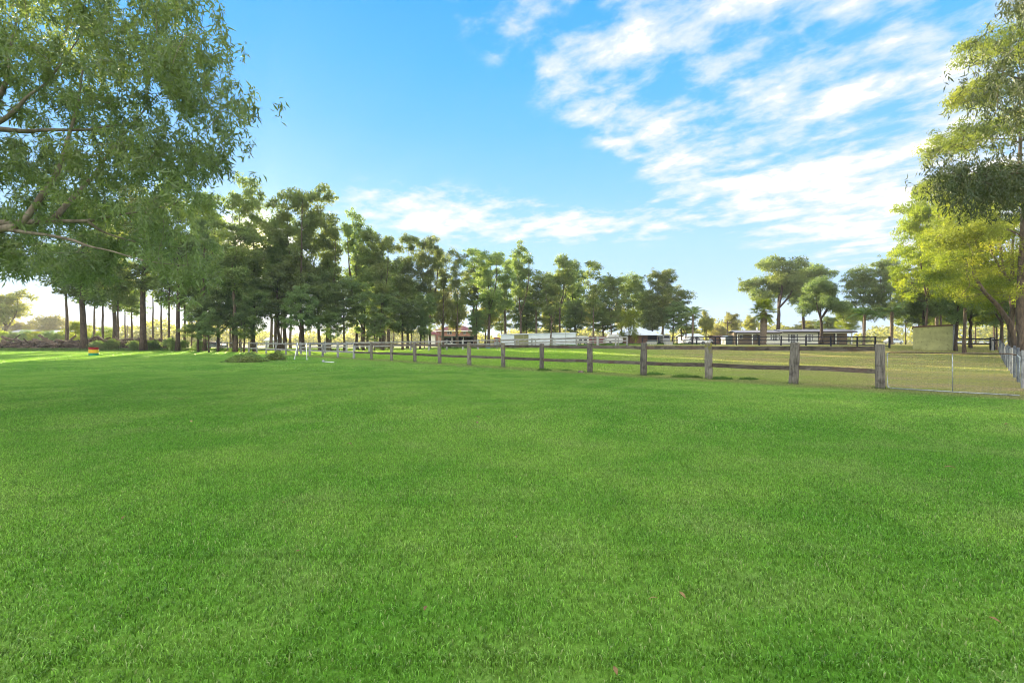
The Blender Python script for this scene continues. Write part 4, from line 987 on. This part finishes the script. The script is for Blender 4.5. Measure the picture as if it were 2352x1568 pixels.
def long_house():
    d = 84.0; x0 = (1691-CX)/FPX*d; ang = R(-14); ux, uy = math.cos(ang), math.sin(ang)
    f = lambda px: x0+((px-CX)/FPX*d-x0)/(ux-(px-CX)/FPX*uy); g = g1(x0+10, d)
    root = thing('long_house', 'long low white house with a grey roof, verandas at both ends and multi-pane windows', 'house', (x0, d, g), ang)
    X = lambda px: f(px)-x0; z = lambda py: zat(py, d)-g
    ze = z(763.3)
    MB().box(X(1759), X(1879), 0, 7, 0, ze-.02).obj('wall', M['cream'], root)
    MB().box(X(1694), X(1759)-.01, 1.8, 6.9, 0, ze-.02).obj('wall', M['brick_tan'], root)
    MB().box(X(1879)+.01, X(1955), 1.8, 6.9, 0, ze-.02).obj('wall', M['brick_tan'], root)
    for a, b, dz in ((1688, 1793, -.06), (1794, 1965, .06)):
        r = MB(); xa, xb = X(a), X(b)
        v = [(xa, -.7, ze+dz+.02), (xb, -.7, ze+dz+.02), (xb, 3.6, ze+dz+.55), (xa, 3.6, ze+dz+.55), (xb, 7.6, ze+dz+.1), (xa, 7.6, ze+dz+.1)]
        v2 = [(p, q, s-.06) for p, q, s in v]
        r.add(v+v2, [(0, 1, 2, 3), (3, 2, 4, 5), (6, 9, 8, 7), (9, 11, 10, 8), (0, 3, 9, 6), (3, 5, 11, 9), (1, 7, 8, 2), (2, 8, 10, 4)])
        ro = r.obj('roof', M['roof_grey'], root)
        MB().box(xa, xb, -.74, -.69, ze+dz-.17, ze+dz+.04).obj('fascia', M['fascia'], ro)
    MB().box(X(1692), X(1757), -.4, -.35, ze-.36, ze-.13).obj('veranda_beam', M['cream'], root)
    MB().box(X(1880), X(1956), -.4, -.35, ze-.26, ze-.10).obj('veranda_beam', M['cream'], root)
    for px in (1693, 1727, 1918, 1954): MB().box(X(px)-.07, X(px)+.07, -.42, -.28, 0, ze-.27).obj('veranda_post', M['cream'], root)
    for a, b, t, bt in ((1768.7, 1792, 768, 783.4), (1809.4, 1833.5, 767.3, 789), (1850, 1868, 767.3, 785.5)):
        w_ = X(b)-X(a); s1, s2 = X(a)+w_*.23, X(b)-w_*.23
        window(root, X(a), s1-.03, z(bt-3), z(t), 0, 1, 4); window(root, s1, s2, z(bt), z(t), 0, 3, 4); window(root, s2+.03, X(b), z(bt-3), z(t), 0, 1, 4)
    window(root, X(1703.8), X(1711.8), z(777.5), z(768.5), 1.8, 2, 1); window(root, X(1732), X(1745), z(780), z(769), 1.8, 1, 1, 'grey')
    window(root, X(1886), X(1894.5), z(776.5), z(767.5), 1.8, 2, 1, 'fascia'); 
    MB().box(X(1925), X(1932), 1.74, 1.797, .02, 2.0).obj('door', M['fascia'], root)
    MB().tube([(X(1750), 3.2, ze+.3), (X(1750), 3.2, ze+1.0)], .14, 10).obj('chimney', M['white'], root)
    # garden seat on the right veranda
    s = thing('garden_table', 'dark outdoor table standing under the right veranda of the long house', 'table', (at(1936, 79.6)[0], 79.6, g))
    MB().box(-1.1, 1.1, -.45, .45, .70, .75).obj('table_top', M['slate'], s)
    for a in (-1, 1):
        for b in (-.38, .38): MB().box(a-.04, a+.04, b-.04, b+.04, 0, .70).obj('leg', M['slate'], s)
long_house()
def timber_hut():
    d = 80.; f = lambda px: (px-CX)/FPX*d; x0 = f(1444); g = g1(f(1480), d)
    root = thing('timber_hut', 'brown timber hut with a blue-white hip roof behind the black fence', 'shed', (x0, d, g))
    X = lambda px: f(px)-x0; ze = zat(768.9, d)-g; h = zat(753, d)-zat(768.9, d); xs = X(1487); xe = X(1510)
    n = 13
    for i in range(n):
        a = xs*i/n; MB().box(a+.008, xs*(i+1)/n-.008, -.02-.012*(i % 2), .03, 0, ze-.06).obj('plank', M['timber'], root)
    MB().box(0, xe, .03, 4.2, 0, ze-.06).obj('wall', M['timber'], root)
    MB().box(xs+.05, xe-.1, -.01, .028, .9, ze-.1).obj('opening', M['dark'], root)
    MB().box(xs, xe, -.03, .029, 0, .85).obj('low_door', M['slate'], root)
    MB().box(xe-.1, xe+.02, -.06, .02, 0.86, ze-.1).obj('corner_post', M['timber'], root)
    hip_roof(root, X(1437), X(1519), -.7, 4.9, ze, h, (X(1467), X(1484)), M['roof_pale'])
timber_hut()
def long_shed():
    d = 80.; f = lambda px: (px-CX)/FPX*d; x0 = f(1151); g = g1(f(1240), d)
    root = thing('long_shed', 'long white metal shed with one olive wall section behind the far fence', 'shed', (x0, d, g))
    X = lambda px: f(px)-x0; W = X(1322.5); zt = lambda x: zat(769.0-(4.2*x/W), d)-g
    edges = list(np.linspace(1151, 1181, 4))+[1203, 1214]+list(np.linspace(1225.5, 1322.5, 10))
    for i in range(len(edges)-1):
        a, b = X(edges[i])+.008, X(edges[i+1])-.008; mat = M['olive_dark'] if edges[i] in (1203.0, 1203) or abs(edges[i]-1181) < 1 else M['white_sheet']
        o_ = -.012*(i % 2)
        v = [(a, o_, 0), (b, o_, 0), (b, o_, zt(b)), (a, o_, zt(a)), (a, .03, 0), (b, .03, 0), (b, .03, zt(b)), (a, .03, zt(a))]
        MB().add(v, [(0, 1, 2, 3), (1, 5, 6, 2), (4, 0, 3, 7), (3, 2, 6, 7), (5, 4, 7, 6)]).obj('panel', mat, root)
    v = [(0, .04, 0), (W, .04, 0), (W, 3.5, 0), (0, 3.5, 0)]; v += [(x, y, zt(x)-.03) for x, y, _ in v]
    MB().add(v, [(0, 1, 5, 4), (1, 2, 6, 5), (2, 3, 7, 6), (3, 0, 4, 7)]).obj('wall', M['white_sheet'], root)
    v = [(-.15, -.12, zt(0)+.03), (W+.15, -.12, zt(W)+.03), (W+.15, 3.7, zt(W)+.20), (-.15, 3.7, zt(0)+.2)]; v += [(x, y, z-.07) for x, y, z in v]
    MB().add(v, [(0, 1, 2, 3), (7, 6, 5, 4), (0, 4, 5, 1), (1, 5, 6, 2), (2, 6, 7, 3), (3, 7, 4, 0)]).obj('roof', M['roof_pale'], root)
    a = MB().tube([(0, 0, 0), (0, 0, zat(748.6, 79)-g)], .05, 6).obj('aerial_pole', M['galv'], None, loc=(at(1299.7, 79)[0], 79.2, g)); tag(a, 'thin grey pole standing in front of the right part of the long white shed', 'pole')
long_shed()
def brick_house():
    d = 140.; f = lambda px: (px-CX)/FPX*d; x0 = f(984); g = g1(f(1040), d)
    root = thing('brick_house', 'two-storey pink brick house with a maroon hip roof seen between the trees', 'house', (x0, d, g))
    X = lambda px: f(px)-x0; z = lambda py: zat(py, d)-g
    MB().box(X(1002), X(1091), 0, 9, 0, z(760)).obj('wall', M['brick'], root)
    hip_roof(root, X(995), X(1094), -.8, 9.8, z(759.2), z(746.5)-z(759.2), (X(1028), X(1060)), M['roof_red'])
    MB().box(X(996), X(1093), -.86, -.81, z(761.2), z(758.8)).obj('gutter', M['cream'], root)
    for a, b in ((1027, 1038), (1064, 1070)): window(root, X(a), X(b), z(768), z(760.8), 0, 2, 1)
    MB().box(X(986), X(1001.5), -2, 6, 0, z(766)).obj('annex_wall', M['cream'], root)
    hip_roof(root, X(982), X(1012), -2.6, -.88, z(768), z(762)-z(768), (X(992), X(1000)), M['roof_red'], 'annex_roof')
    c = thing('carport', 'low green-roofed carport in front of the pink brick house', 'carport', (f(1006)*100/140, 100, g))
    s = 100/140.; XX_ = lambda px: (px-1006)/FPX*100; zz = lambda py: zat(py, 100)-g
    MB().box(0, XX_(1092), 0, 5, zz(773.5), zz(771.5)).obj('roof', M['green_roof'], c)
    for px in (1008, 1038, 1064, 1090): MB().box(XX_(px)-.06, XX_(px)+.06, .1, .22, 0, zz(773.6)).obj('post', M['cream'], c)
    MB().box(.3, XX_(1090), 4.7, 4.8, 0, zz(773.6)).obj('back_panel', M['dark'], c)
brick_house()
def gable_shed(px0, px1, ytop, yeave, d, wall, roof, label, depth=5, name='shed', wob=0):
    f = lambda px: (px-CX)/FPX*d; x0 = f(px0); g = g1(f((px0+px1)/2), d); W = f(px1)-x0
    root = thing(name, label, 'shed', (x0, d, g)); ze = zat(yeave, d)-g; zr = zat(ytop, d)-g
    MB().box(.1, W-.1, 0, depth, 0, ze-.02).obj('wall', wall, root)
    v = [(-.2, -.4, ze), (W+.2, -.4, ze), (W+.2, depth/2, zr), (-.2, depth/2, zr), (W+.2, depth+.4, ze), (-.2, depth+.4, ze)]; v2 = [(a, b, c-.06) for a, b, c in v]
    MB().add(v+v2, [(0, 1, 2, 3), (3, 2, 4, 5), (6, 9, 8, 7), (9, 11, 10, 8), (0, 6, 7, 1), (0, 3, 9, 6), (3, 5, 11, 9), (1, 7, 8, 2), (2, 8, 10, 4)]).obj('roof', roof, root)
    MB().box(W*.4, W*.6, -.03, -.003, 0, min(2.0, ze-.3)).obj('door', M['dark'], root)
    return root
gable_shed(1574, 1615, 765.8, 772.5, 112, M['cream'], M['roof_pale'], 'white-roofed shed far off behind the feather palm', 6)
gable_shed(12, 60, 757, 765, 150, M['cream'], M['roof_grey'], 'grey-roofed building far beyond the hedge at the left edge', 8, 'far_house')
gable_shed(100, 146, 757.5, 766, 150, M['cream'], M['roof_pale'], 'house with a white roof far beyond the hedge on the left', 8, 'far_house')
gable_shed(608, 634, 775, 781.5, 112, M['white'], M['white'], 'small white roof glimpsed between the trunks behind the far fence', 4)
gable_shed(1642, 1668, 769.5, 771.8, 96, M['timber'], M['timber'], 'low brown open shelter left of the dark curved-roof tank shed', 3)
def tank():
    d = 88.; x, _ = at(1677, d); g = g1(x, d)
    root = thing('water_tank', 'dark grey water tank with a curved top just left of the long white house', 'tank', (x, d, g))
    h = zat(776.5, d)-g; pr = [(.86*math.cos(t), h+.55*math.sin(t)) for t in np.linspace(0, math.pi, 9)]
    MB().prism(pr, -.2, 2.2).obj('curved_roof', M['slate'], root); MB().box(-.86, .86, 0, 2, 0, h-.01).obj('tank_body', M['slate'], root)
tank()
def tent():
    d = 98.; x, _ = at(1587, d); g = g1(x, d); h = zat(778, d)-g
    root = thing('marquee', 'cream arched shelter tent in front of the white-roofed shed', 'tent', (x, d, g))
    pr = [(1.2*math.cos(t), h+.62*math.sin(t)) for t in np.linspace(0, math.pi, 11)]; MB().prism(pr, 0, 3).obj('canopy', M['cream'], root)
    for a in (-1.15, 1.15):
        for b in (.05, 2.9): MB().tube([(a, b, 0), (a, b, h)], .04, 6).obj('pole', M['galv'], root)
tent()

# ------------------------------------------------------------------ vehicles, container, troughs
def wheel(root, x, y, r=.31, wd=.2):
    w_ = MB().tube([(x, y-wd/2, r), (x, y+wd/2, r)], r, 16).obj('wheel', M['rubber'], root)
    MB().tube([(x, y-wd/2-.01, r), (x, y-wd/2+.02, r)], r*.58, 12).obj('rim', M['grey'], w_)
def car(px, d, rz, label, mat, van=False, L=4.3):
    x, _ = at(px, d); g = g1(x, d); root = thing('parked_van' if van else 'parked_car', label, 'van' if van else 'car', (x, d, g), rz)
    if van: pr = [(-2.2, .35), (2.2, .35), (2.25, 1.0), (1.9, 1.1), (1.35, 1.85), (1.1, 1.98), (-2.0, 2.02), (-2.2, 1.85)]
    else: pr = [(-2.1, .35), (2.1, .35), (2.15, .7), (1.95, .82), (1.15, .93), (-1.7, .95), (-2.1, .85)]
    s = L/4.4; pr = [(a*s, b) for a, b in pr]
    MB().prism(pr, -.85, .85).obj('body', mat, root)
    if not van:
        cab = [(1.05*s, .93), (.45*s, 1.4), (-.95*s, 1.43), (-1.6*s, .95)]; MB().prism(cab, -.72, .72).obj('cabin', mat, root)
        MB().prism([(.9*s, .98), (.4*s, 1.34), (-.25*s, 1.36), (-.25*s, .98)], -.735, -.722).obj('side_window', M['glass'], root)
        MB().prism([(-.32*s, .98), (-.32*s, 1.36), (-.9*s, 1.36), (-1.4*s, .98)][::-1], -.735, -.722).obj('side_window', M['glass'], root)
    else:
        MB().prism([(1.75*s, 1.15), (1.35*s, 1.7), (.6*s, 1.75), (.6*s, 1.15)], -.865, -.852).obj('side_window', M['glass'], root)
    for a in (-1.35*s, 1.35*s):
        for b in (-.78, .78): wheel(root, a, b)
    for b in (-.62, .62): MB().box(2.1*s, 2.16*s, b-.14, b+.14, .62, .76).obj('headlight', M['white'], root)
    return root
car(1594, 84, R(8), 'white car parked behind the black fence at the feather palm', M['white'])
car(1642, 98, R(190), 'small white car parked far back left of the brown open shelter', M['white'])
car(2052, 112, R(15), 'pale car parked behind the black fence left of the olive shed', M['roof_pale'])
car(1414, 88, R(185), 'white van parked just right of the maroon container', M['white'], True)
car(1028, 97, R(5), 'white car under the green-roofed carport', M['white'])
car(492, 86, R(5), 'dark car seen beyond the bright grass right of the leaning trunk', M['slate'])
def caravan():
    d = 88.; x, _ = at(1338.5, d); g = g1(x, d); root = thing('caravan', 'white rounded caravan between the long shed and the maroon container', 'caravan', (x, d, g))
    h = zat(771.5, d)-g; c = .3; w2 = 1.15
    pr = [(-w2, .45), (w2, .45), (w2, h-c), (w2-c*.3, h-c*.3), (w2-c, h), (-w2+c, h), (-w2+c*.3, h-c*.3), (-w2, h-c)]
    MB().prism(pr, 0, 2.2).obj('body', M['white'], root)
    MB().box(-.8, -.1, -.02, -.003, h-1.05, h-.62).obj('window', M['glass'], root); MB().box(.15, .8, -.02, -.003, h-1.05, h-.62).obj('window', M['glass'], root)
    for a in (-.6, .6): wheel(root, a, .1)
    MB().tube([(w2, 1.1, .5), (w2+.9, 1.1, .45)], .05, 6).obj('tow_bar', M['galv'], root)
caravan()
def container():
    d = 90.; f = lambda px: (px-CX)/FPX*d; x0 = f(1353); g = g1(f(1376), d); W = f(1399)-x0; h = zat(772, d)-g
    root = thing('shipping_container', 'maroon steel shipping container behind the far fence', 'container', (x0, d, g))
    n = 40; xs = np.linspace(0, W, n); ys = np.where((np.arange(n)//2) % 2, 0, .04)
    MB().add(np.concatenate([np.column_stack([xs, ys, np.full(n, .1)]), np.column_stack([xs, ys, np.full(n, h-.1)])]), [(k, k+1, n+k+1, n+k) for k in range(n-1)]).obj('side_wall', M['maroon'], root)
    MB().box(-.02, W+.02, -.02, 2.4, h-.1, h).obj('roof', M['maroon'], root); MB().box(-.02, W+.02, -.02, 2.4, 0, .1).obj('base_frame', M['maroon'], root)
    MB().box(-.02, .06, .05, 2.4, .1, h-.1).obj('end_wall', M['maroon'], root); MB().box(W-.06, W+.02, .05, 2.4, .1, h-.1).obj('end_wall', M['maroon'], root)
    MB().box(.07, W-.07, 2.3, 2.38, .1, h-.1).obj('back_wall', M['maroon'], root)
container()
def horse_float(px, d, label, mat, wpx, top, lights):
    x, _ = at(px, d); g = g1(x, d); h = zat(top, d)-g; w2 = wpx/FPX*d/2
    root = thing('horse_float', label, 'trailer', (x, d, g))
    pr = [(-w2, .35), (w2, .35), (w2, h-.15), (w2*.8, h), (-w2*.8, h), (-w2, h-.15)]; MB().prism(pr, 0, 3).obj('body', mat, root)
    MB().box(-w2*.85, w2*.85, -.04, -.004, .38, h*.62).obj('rear_ramp', M['grey'], root)
    MB().box(-w2*.7, w2*.7, -.02, -.003, h*.68, h*.9).obj('rear_opening', M['dark'] if not lights else M['grey'], root)
    if lights:
        for s in (-1, 1): MB().box(s*w2*.78-.1, s*w2*.78+.1, -.045, -.006, h*.66, h*.92).obj('tail_light', M['orange'], root)
    for s in (-1, 1):
        w_ = MB().tube([(s*w2*1.0-.1, 1.6, .3), (s*w2*1.0+.1, 1.6, .3)], .3, 14).obj('wheel', M['rubber'], root)
horse_float(1141, 84, 'red-topped trailer with orange tail lights left of the long white shed', M['maroon'], 14, 775, True)
horse_float(1531, 84, 'pale grey horse trailer just right of the timber hut', M['grey'], 17, 769, False)
def trough(px, d, label, L=1.3):
    x, y = at(px, d); g = g1(x, y); root = thing('water_trough', label, 'trough', (x, y, g))
    MB().box(-L/2, L/2, -.3, -.22, 0, .5).box(-L/2, L/2, .22, .3, 0, .5).box(-L/2, -L/2+.08, -.22, .22, 0, .5).box(L/2-.08, L/2, -.22, .22, 0, .5).obj('basin', M['concrete'], root)
    MB().box(-L/2+.08, L/2-.08, -.22, .22, .38, .4).obj('water', M['glass'], root)
trough(1496, 70, 'long concrete trough at the foot of the timber hut', 1.5); trough(1535, 68, 'concrete trough by the black fence right of the hut', 1.1)
x, y = at(1121, 68); root = thing('plastic_tub', 'blue plastic tub behind the far timber fence, left of the long shed', 'tub', (x, y, g1(x, y)))
MB().tube([(0, 0, 0), (0, 0, .5)], [.32, .4], 14).obj('tub_body', M['blue'], root); MB().tube([(0, 0, .5), (0, 0, .54)], .43, 14).obj('rim', M['blue'], root)
def utility_pole(px, d, top, label):
    x, y = at(px, d); g = g1(x, y); h = zat(top, d)-g; root = thing('utility_pole', label, 'pole', (x, y, g))
    MB().tube([(0, 0, 0), (0, 0, h)], .13, 8).obj('pole', M['bark_mid'], root); MB().box(-.9, .9, -.08, .02, h-.5, h-.36).obj('crossarm', M['bark_mid'], root)
    for s in (-.8, .8, .3): MB().tube([(s, -.03, h-.36), (s, -.03, h-.2)], .04, 6).obj('insulator', M['white'], root)
utility_pole(1671, 110, 737, 'timber utility pole in the gap left of the long house')
utility_pole(292, 130, 746, 'pale utility pole with a crossarm far off on the left, between the trunks')

# ------------------------------------------------------------------ things on the lawn
def drum():
    x, y = at(215, 46.4); root = thing('striped_drum', 'short steel drum painted in red, yellow and green bands standing on the lawn', 'drum', (x, y, g1(x, y)), .2)
    r = .40; H = .86
    def band(z0, z1, m_, nm): 
        z = [z0, z0+.02, z1-.02, z1]; MB().tube([(0, 0, q) for q in z], [r, r-.004, r-.004, r], 28).obj(nm, m_, root, False)
    band(0, .285, M['green'], 'green_band'); band(.29, .585, M['yellow'], 'yellow_band'); band(.59, .80, M['red'], 'red_band')
    for z in (.287, .587): MB().tube([(0, 0, z-.012), (0, 0, z), (0, 0, z+.012)], [r+.001, r+.016, r+.001], 28).obj('rib', M['yellow'], root)
    th = np.linspace(0, 2*math.pi, 28, endpoint=False)
    MB().tube([(0, 0, .80), (0, 0, H)], r, 28, False).obj('rim', M['red'], root)
    MB().tube([(0, 0, .78), (0, 0, .805)], r-.03, 28).obj('lid', M['maroon'], root)
    # faint hand-painted scrawl across the yellow band
    a = np.linspace(-2.35, -.75, 26); zz = .44+.035*np.sin(np.arange(26)*1.3)-.02*np.linspace(0, 1, 26)
    MB().tube(np.stack([np.cos(a)*(r+.001), np.sin(a)*(r+.001), zz], -1), .014, 4).obj('painted_scrawl', M['orange'], root)
drum()
def heap(px, d, wpx, top, label, seed, name='clippings_heap'):
    rng = np.random.default_rng(seed); x, y = at(px, d); g = g1(x, y); w_ = wpx/FPX*d/2; h = zat(top, d)-g
    root = thing(name, label, 'heap', (x, y, g))
    n = 26; u = np.linspace(-1, 1, n); A, B = np.meshgrid(u, u); r_ = np.clip(1-np.sqrt(A**2+B**2), 0, 1)
    Z = h*.85*(r_**.8)*(1+.18*np.sin(A*7+B*4))-.03; idx = (np.arange(n-1)[:, None]*n+np.arange(n-1)[None, :])
    MB().add(np.stack([A*w_, B*w_*.8, Z], -1), np.stack([idx, idx+1, idx+n+1, idx+n], -1).reshape(-1, 4)).obj('soil_core', M['soil'], root, True)
    m_ = 3600; a = rng.uniform(0, 6.28, m_); q = np.sqrt(rng.random(m_)); px_, py_ = np.cos(a)*q, np.sin(a)*q
    pz = h*.85*((1-q).clip(0)**.8)*(1+.18*np.sin(px_*7+py_*4)); P_ = np.stack([px_*w_, py_*w_*.8, pz+rng.random(m_)**2*.16], -1)
    mb = MB(); leafquads(mb, P_, .05, .04, 1, .30, .05, rng, .1, .5, None); o = mb.obj('clippings', M['cut'], root, False, True); o['kind'] = 'stuff'
    for k in range(16):
        a_ = rng.uniform(0, 6.28); q_ = rng.uniform(.1, .8); c_ = np.array([math.cos(a_)*q_*w_, math.sin(a_)*q_*w_*.7, h*.85*(1-q_)+.03]); e_ = rng.normal(size=3)*.35; e_[2] = abs(e_[2])*.3
        MB().tube([c_-e_, c_+[0, 0, .03], c_+e_], [.018, .015, .006], 5).obj('branch', M['rock'], root)
heap(568, 32, 90, 811, 'large low heap of cut green branches on the lawn', 1); heap(634, 35.5, 42, 808, 'small leafy heap just right of the large one', 2)
def dirt_patch():
    rng = np.random.default_rng(8); x, y = at(650, 33); n = 20; a = np.linspace(0, 2*math.pi, n, endpoint=False); r_ = 1+.25*rng.normal(size=n)
    v = [(0, 0, .035)]+[(math.cos(t)*1.3*k, math.sin(t)*.9*k, .006) for t, k in zip(a, r_)]
    o = MB().add(v, [(0, 1+i, 1+(i+1) % n) for i in range(n)]).obj('dirt_patch', M['soil'], None, True, loc=(x, y, g1(x, y))); tag(o, kind='structure')
dirt_patch()
def white_pole(b, t, label):
    b = np.array(b); t = np.array(t); root = thing('white_pole', label, 'pole', tuple(b)); MB().tube([(0, 0, .04), tuple(t-b)], .028, 8).obj('shaft', M['white'], root, True)
    MB().tube([(0, 0, -.01), (0, 0, .08)], [.10, .05], 10).obj('foot', M['galv'], root)
def gp3(px, d, z=0): x, y = at(px, d); return (x, y, g1(x, y)+z)
white_pole(gp3(676.3, 36.5), tuple(d3(683.4, 787.6, 36.5+1.2)), 'leaning white pole standing before the near fence, left one of the pair')
white_pole(gp3(705.0, 35.6), tuple(d3(703.2, 788, 36.2)), 'upright white pole standing before the near fence, right one of the pair')
b = np.array(gp3(742, 31.6)); t = np.array(gp3(767.5, 31.0, .03)); root = thing('white_pole', 'white pole lying flat on the lawn beside the near fence', 'pole', tuple(b)); MB().tube([(0, 0, .06), tuple(t-b)], .028, 8).obj('shaft', M['white'], root, True)
MB().tube([(-.03, 0, .08), (.06, -.01, .05)], .10, 10).obj('foot', M['galv'], root)
# weeds along the fence
def weed(px, d, r, h, label, seed):
    rng = np.random.default_rng(seed); x, y = at(px, d); n = int(420*r/.3); a = rng.uniform(0, 6.28, n); q = np.sqrt(rng.random(n))*r
    P_ = np.stack([np.cos(a)*q, np.sin(a)*q*.8, rng.random(n)*h*(1-q/r*.7)], -1); mb = MB(); leafquads(mb, P_, .02, .02, 1, .11, .022, rng, -.5)
    o = mb.obj('weed_tuft', M['weed'], None, False, True, loc=(x, y, g1(x, y))); tag(o, label, 'weed', 'weed tufts along the near fence')
for i, (px, py, r, h, lab) in enumerate([(1250, 851.5, .38, .14, 'weed tuft at the foot of the sixth fence post from the metal gate'), (1503, 861, .42, .14, 'weed tuft right of the fourth fence post from the gate'), (1570, 867, .5, .16, 'dark weed tuft midway between the third and fourth posts from the gate'),
        (1597, 868, .28, .10, 'small weed left of the third post from the gate'), (1655, 871, .45, .12, 'weed tuft at the right foot of the third post from the gate'), (1720, 872, .35, .09, 'low flat weed between the second and third posts from the gate'), (1300, 852, .3, .07, 'low weed left of the fifth post from the gate')]):
    weed(px, 1463/(py-HY), r, h, lab, i)
x, y = at(1334, 1463/(856-HY)); mb = MB(); rng = np.random.default_rng(3)
ring = lambda r_, z: [(math.cos(t)*r_*(1+.2*rng.normal()), math.sin(t)*r_*.8, z) for t in np.linspace(0, 2*math.pi, 9)[:-1]]
v = ring(.14, -.02)+ring(.15, .05)+ring(.08, .10); mb.add(v, [(a+j, a+(j+1) % 8, a+8+(j+1) % 8, a+8+j) for a in (0, 8) for j in range(8)]); mb.F.append(np.array([list(range(16, 24))])); mb.T.append(np.array([.5]))
tag(mb.obj('dirt_clod', M['soil'], None, True, loc=(x, y, 0)), 'brown clod of dirt on the grass left of the fifth fence post', 'clod')
# fallen leaves
def leaf_mesh(seed):
    rng = np.random.default_rng(seed); L = .085; n = 6; u = np.linspace(0, 1, n); hw = .016*np.sin(math.pi*u)+.001; z = .012*np.sin(u*math.pi)+.02*u*rng.uniform(-.3, 1)
    v = np.concatenate([np.column_stack([u*L, hw, z+.004]), np.column_stack([u*L, u*0, z]), np.column_stack([u*L, -hw, z+.006])])
    f = [(k*n+i, k*n+i+1, (k+1)*n+i+1, (k+1)*n+i) for k in range(2) for i in range(n-1)]
    return MB().add(v, f, rng.random()).mesh('fallen_leaf', M['dry'], False, True)
lms = [leaf_mesh(i) for i in range(4)]
for i, (px, py) in enumerate([(420, 917), (441, 970), (797, 1019), (1093, 957), (2307, 975), (2195, 1075), (677, 1268), (975, 1403), (1575, 1375), (1490, 1377), (1410, 1530), (290, 1185), (2300, 1432), (650, 1155), (1185, 1232), (1095, 969), (1985, 1160)]):
    d = 1.36*FPX/(py-HY); x, y = at(px, d); s = 0.55 if py > 1100 else 1.1
    o = mobj('fallen_leaf', lms[i % 4], None, (x, y, .042), rot=(random.uniform(-.3, .3), random.uniform(-.4, .2), random.uniform(0, 6.28)), scale=(s, s, s))
    tag(o, 'small dry brown leaf lying on the green lawn', 'leaf', 'dry leaves scattered on the lawn')
# ------------------------------------------------------------------ log pile
def log_pile():
    rng = np.random.default_rng(21); d = 71.5; x0, _ = at(0, d); x1, _ = at(392, d); g = .15
    root = thing('log_pile', 'long dark pile of dead logs and branches at the foot of the left trees', 'log pile', (x0, d, g))
    ms = []
    for i in range(6):
        L = rng.uniform(1.2, 3.4); r_ = rng.uniform(.10, .24); n = 6; P_ = np.stack([np.linspace(-L/2, L/2, n), rng.normal(size=n)*.08, rng.normal(size=n)*.07], -1)
        ms.append(MB().tube(P_, r_*np.linspace(1.1, .7, n), 7).mesh('log', M['rock'] if i % 3 else M['bark_mid'], True))
    W = x1-x0
    for i in range(290):
        t = rng.random(); x = t*W; hmax = .75+.6*abs(math.sin(t*17))+.35*abs(math.sin(t*43+1)); z = rng.random()**1.3*hmax
        mobj('log', ms[rng.integers(6)], root, (x, rng.normal()*.55*(1.2-z*.5), z+.1), rot=(rng.uniform(0, 6), rng.normal()*.3, rng.normal()*.7))
    mb = MB(); C = np.column_stack([rng.uniform(0, W, 240), rng.normal(size=240)*.8, rng.uniform(.0, .9, 240)]); leafquads(mb, C, .6, .35, 16, .5, .05, rng, -.1)
    o = mb.obj('brushwood', M['rock'], root); o['kind'] = 'stuff'
log_pile()
# rough verge of long grass under the trees
def verge():
    rng = np.random.default_rng(31); mb = MB(); n = 26000
    x = rng.uniform(-84, -36, n); y = 68.5+rng.normal(size=n)*1.3; hh = rng.uniform(.12, .5, n)
    x2 = rng.uniform(-52, 30, n); y2 = 74+rng.normal(size=n)*3.5+.06*np.abs(x2)
    x = np.concatenate([x, x2]); y = np.concatenate([y, y2]); hh = np.concatenate([hh, rng.uniform(.1, .35, n)]); z = G(x, y); m_ = 2*n
    for px_, py_ in near[:16]:
        k = 90; q = np.abs(rng.normal(size=k))*.13+.06; t_ = rng.uniform(0, 6.28, k)
        x = np.append(x, px_+np.cos(t_)*q); y = np.append(y, py_+np.sin(t_)*q); hh = np.append(hh, rng.uniform(.05, .13, k))
    z = G(x, y); m_ = len(x)
    a = rng.uniform(0, 6.28, m_); w_ = np.where(y < 50, .008, .035); lx, ly = rng.normal(size=m_)*hh*.4, rng.normal(size=m_)*hh*.4
    v = np.stack([np.stack([x-np.cos(a)*w_, y-np.sin(a)*w_, z], -1), np.stack([x+np.cos(a)*w_, y+np.sin(a)*w_, z], -1), np.stack([x+lx, y+ly, z+hh], -1)], 1)
    mb.add(v.reshape(-1, 3), np.arange(m_)[:, None]*3+np.array([[0, 1, 2]]), rng.random(m_))
    tag(mb.obj('long_grass', M['weed'], None, False, True), 'rough long grass along the foot of the trees and the log pile', None, None, 'stuff')
verge()

# ------------------------------------------------------------------ haze
def haze():
    m = bpy.data.materials.new('haze_air'); m.use_nodes = True; m.node_tree.nodes.clear(); t = NT(m.node_tree)
    out = t.n('ShaderNodeOutputMaterial'); v = t.n('ShaderNodeVolumePrincipled'); v.inputs['Color'].default_value = (.94, .95, 1, 1)
    v.inputs['Density'].default_value = 0.00038; v.inputs['Anisotropy'].default_value = 0.3; t.l(v.outputs[0], out.inputs['Volume'])
    o = MB().box(-420, 420, -40, 420, -1.0, 32).obj('haze', m); tag(o, 'thin pale haze in the air over the field', None, None, 'stuff')
haze()
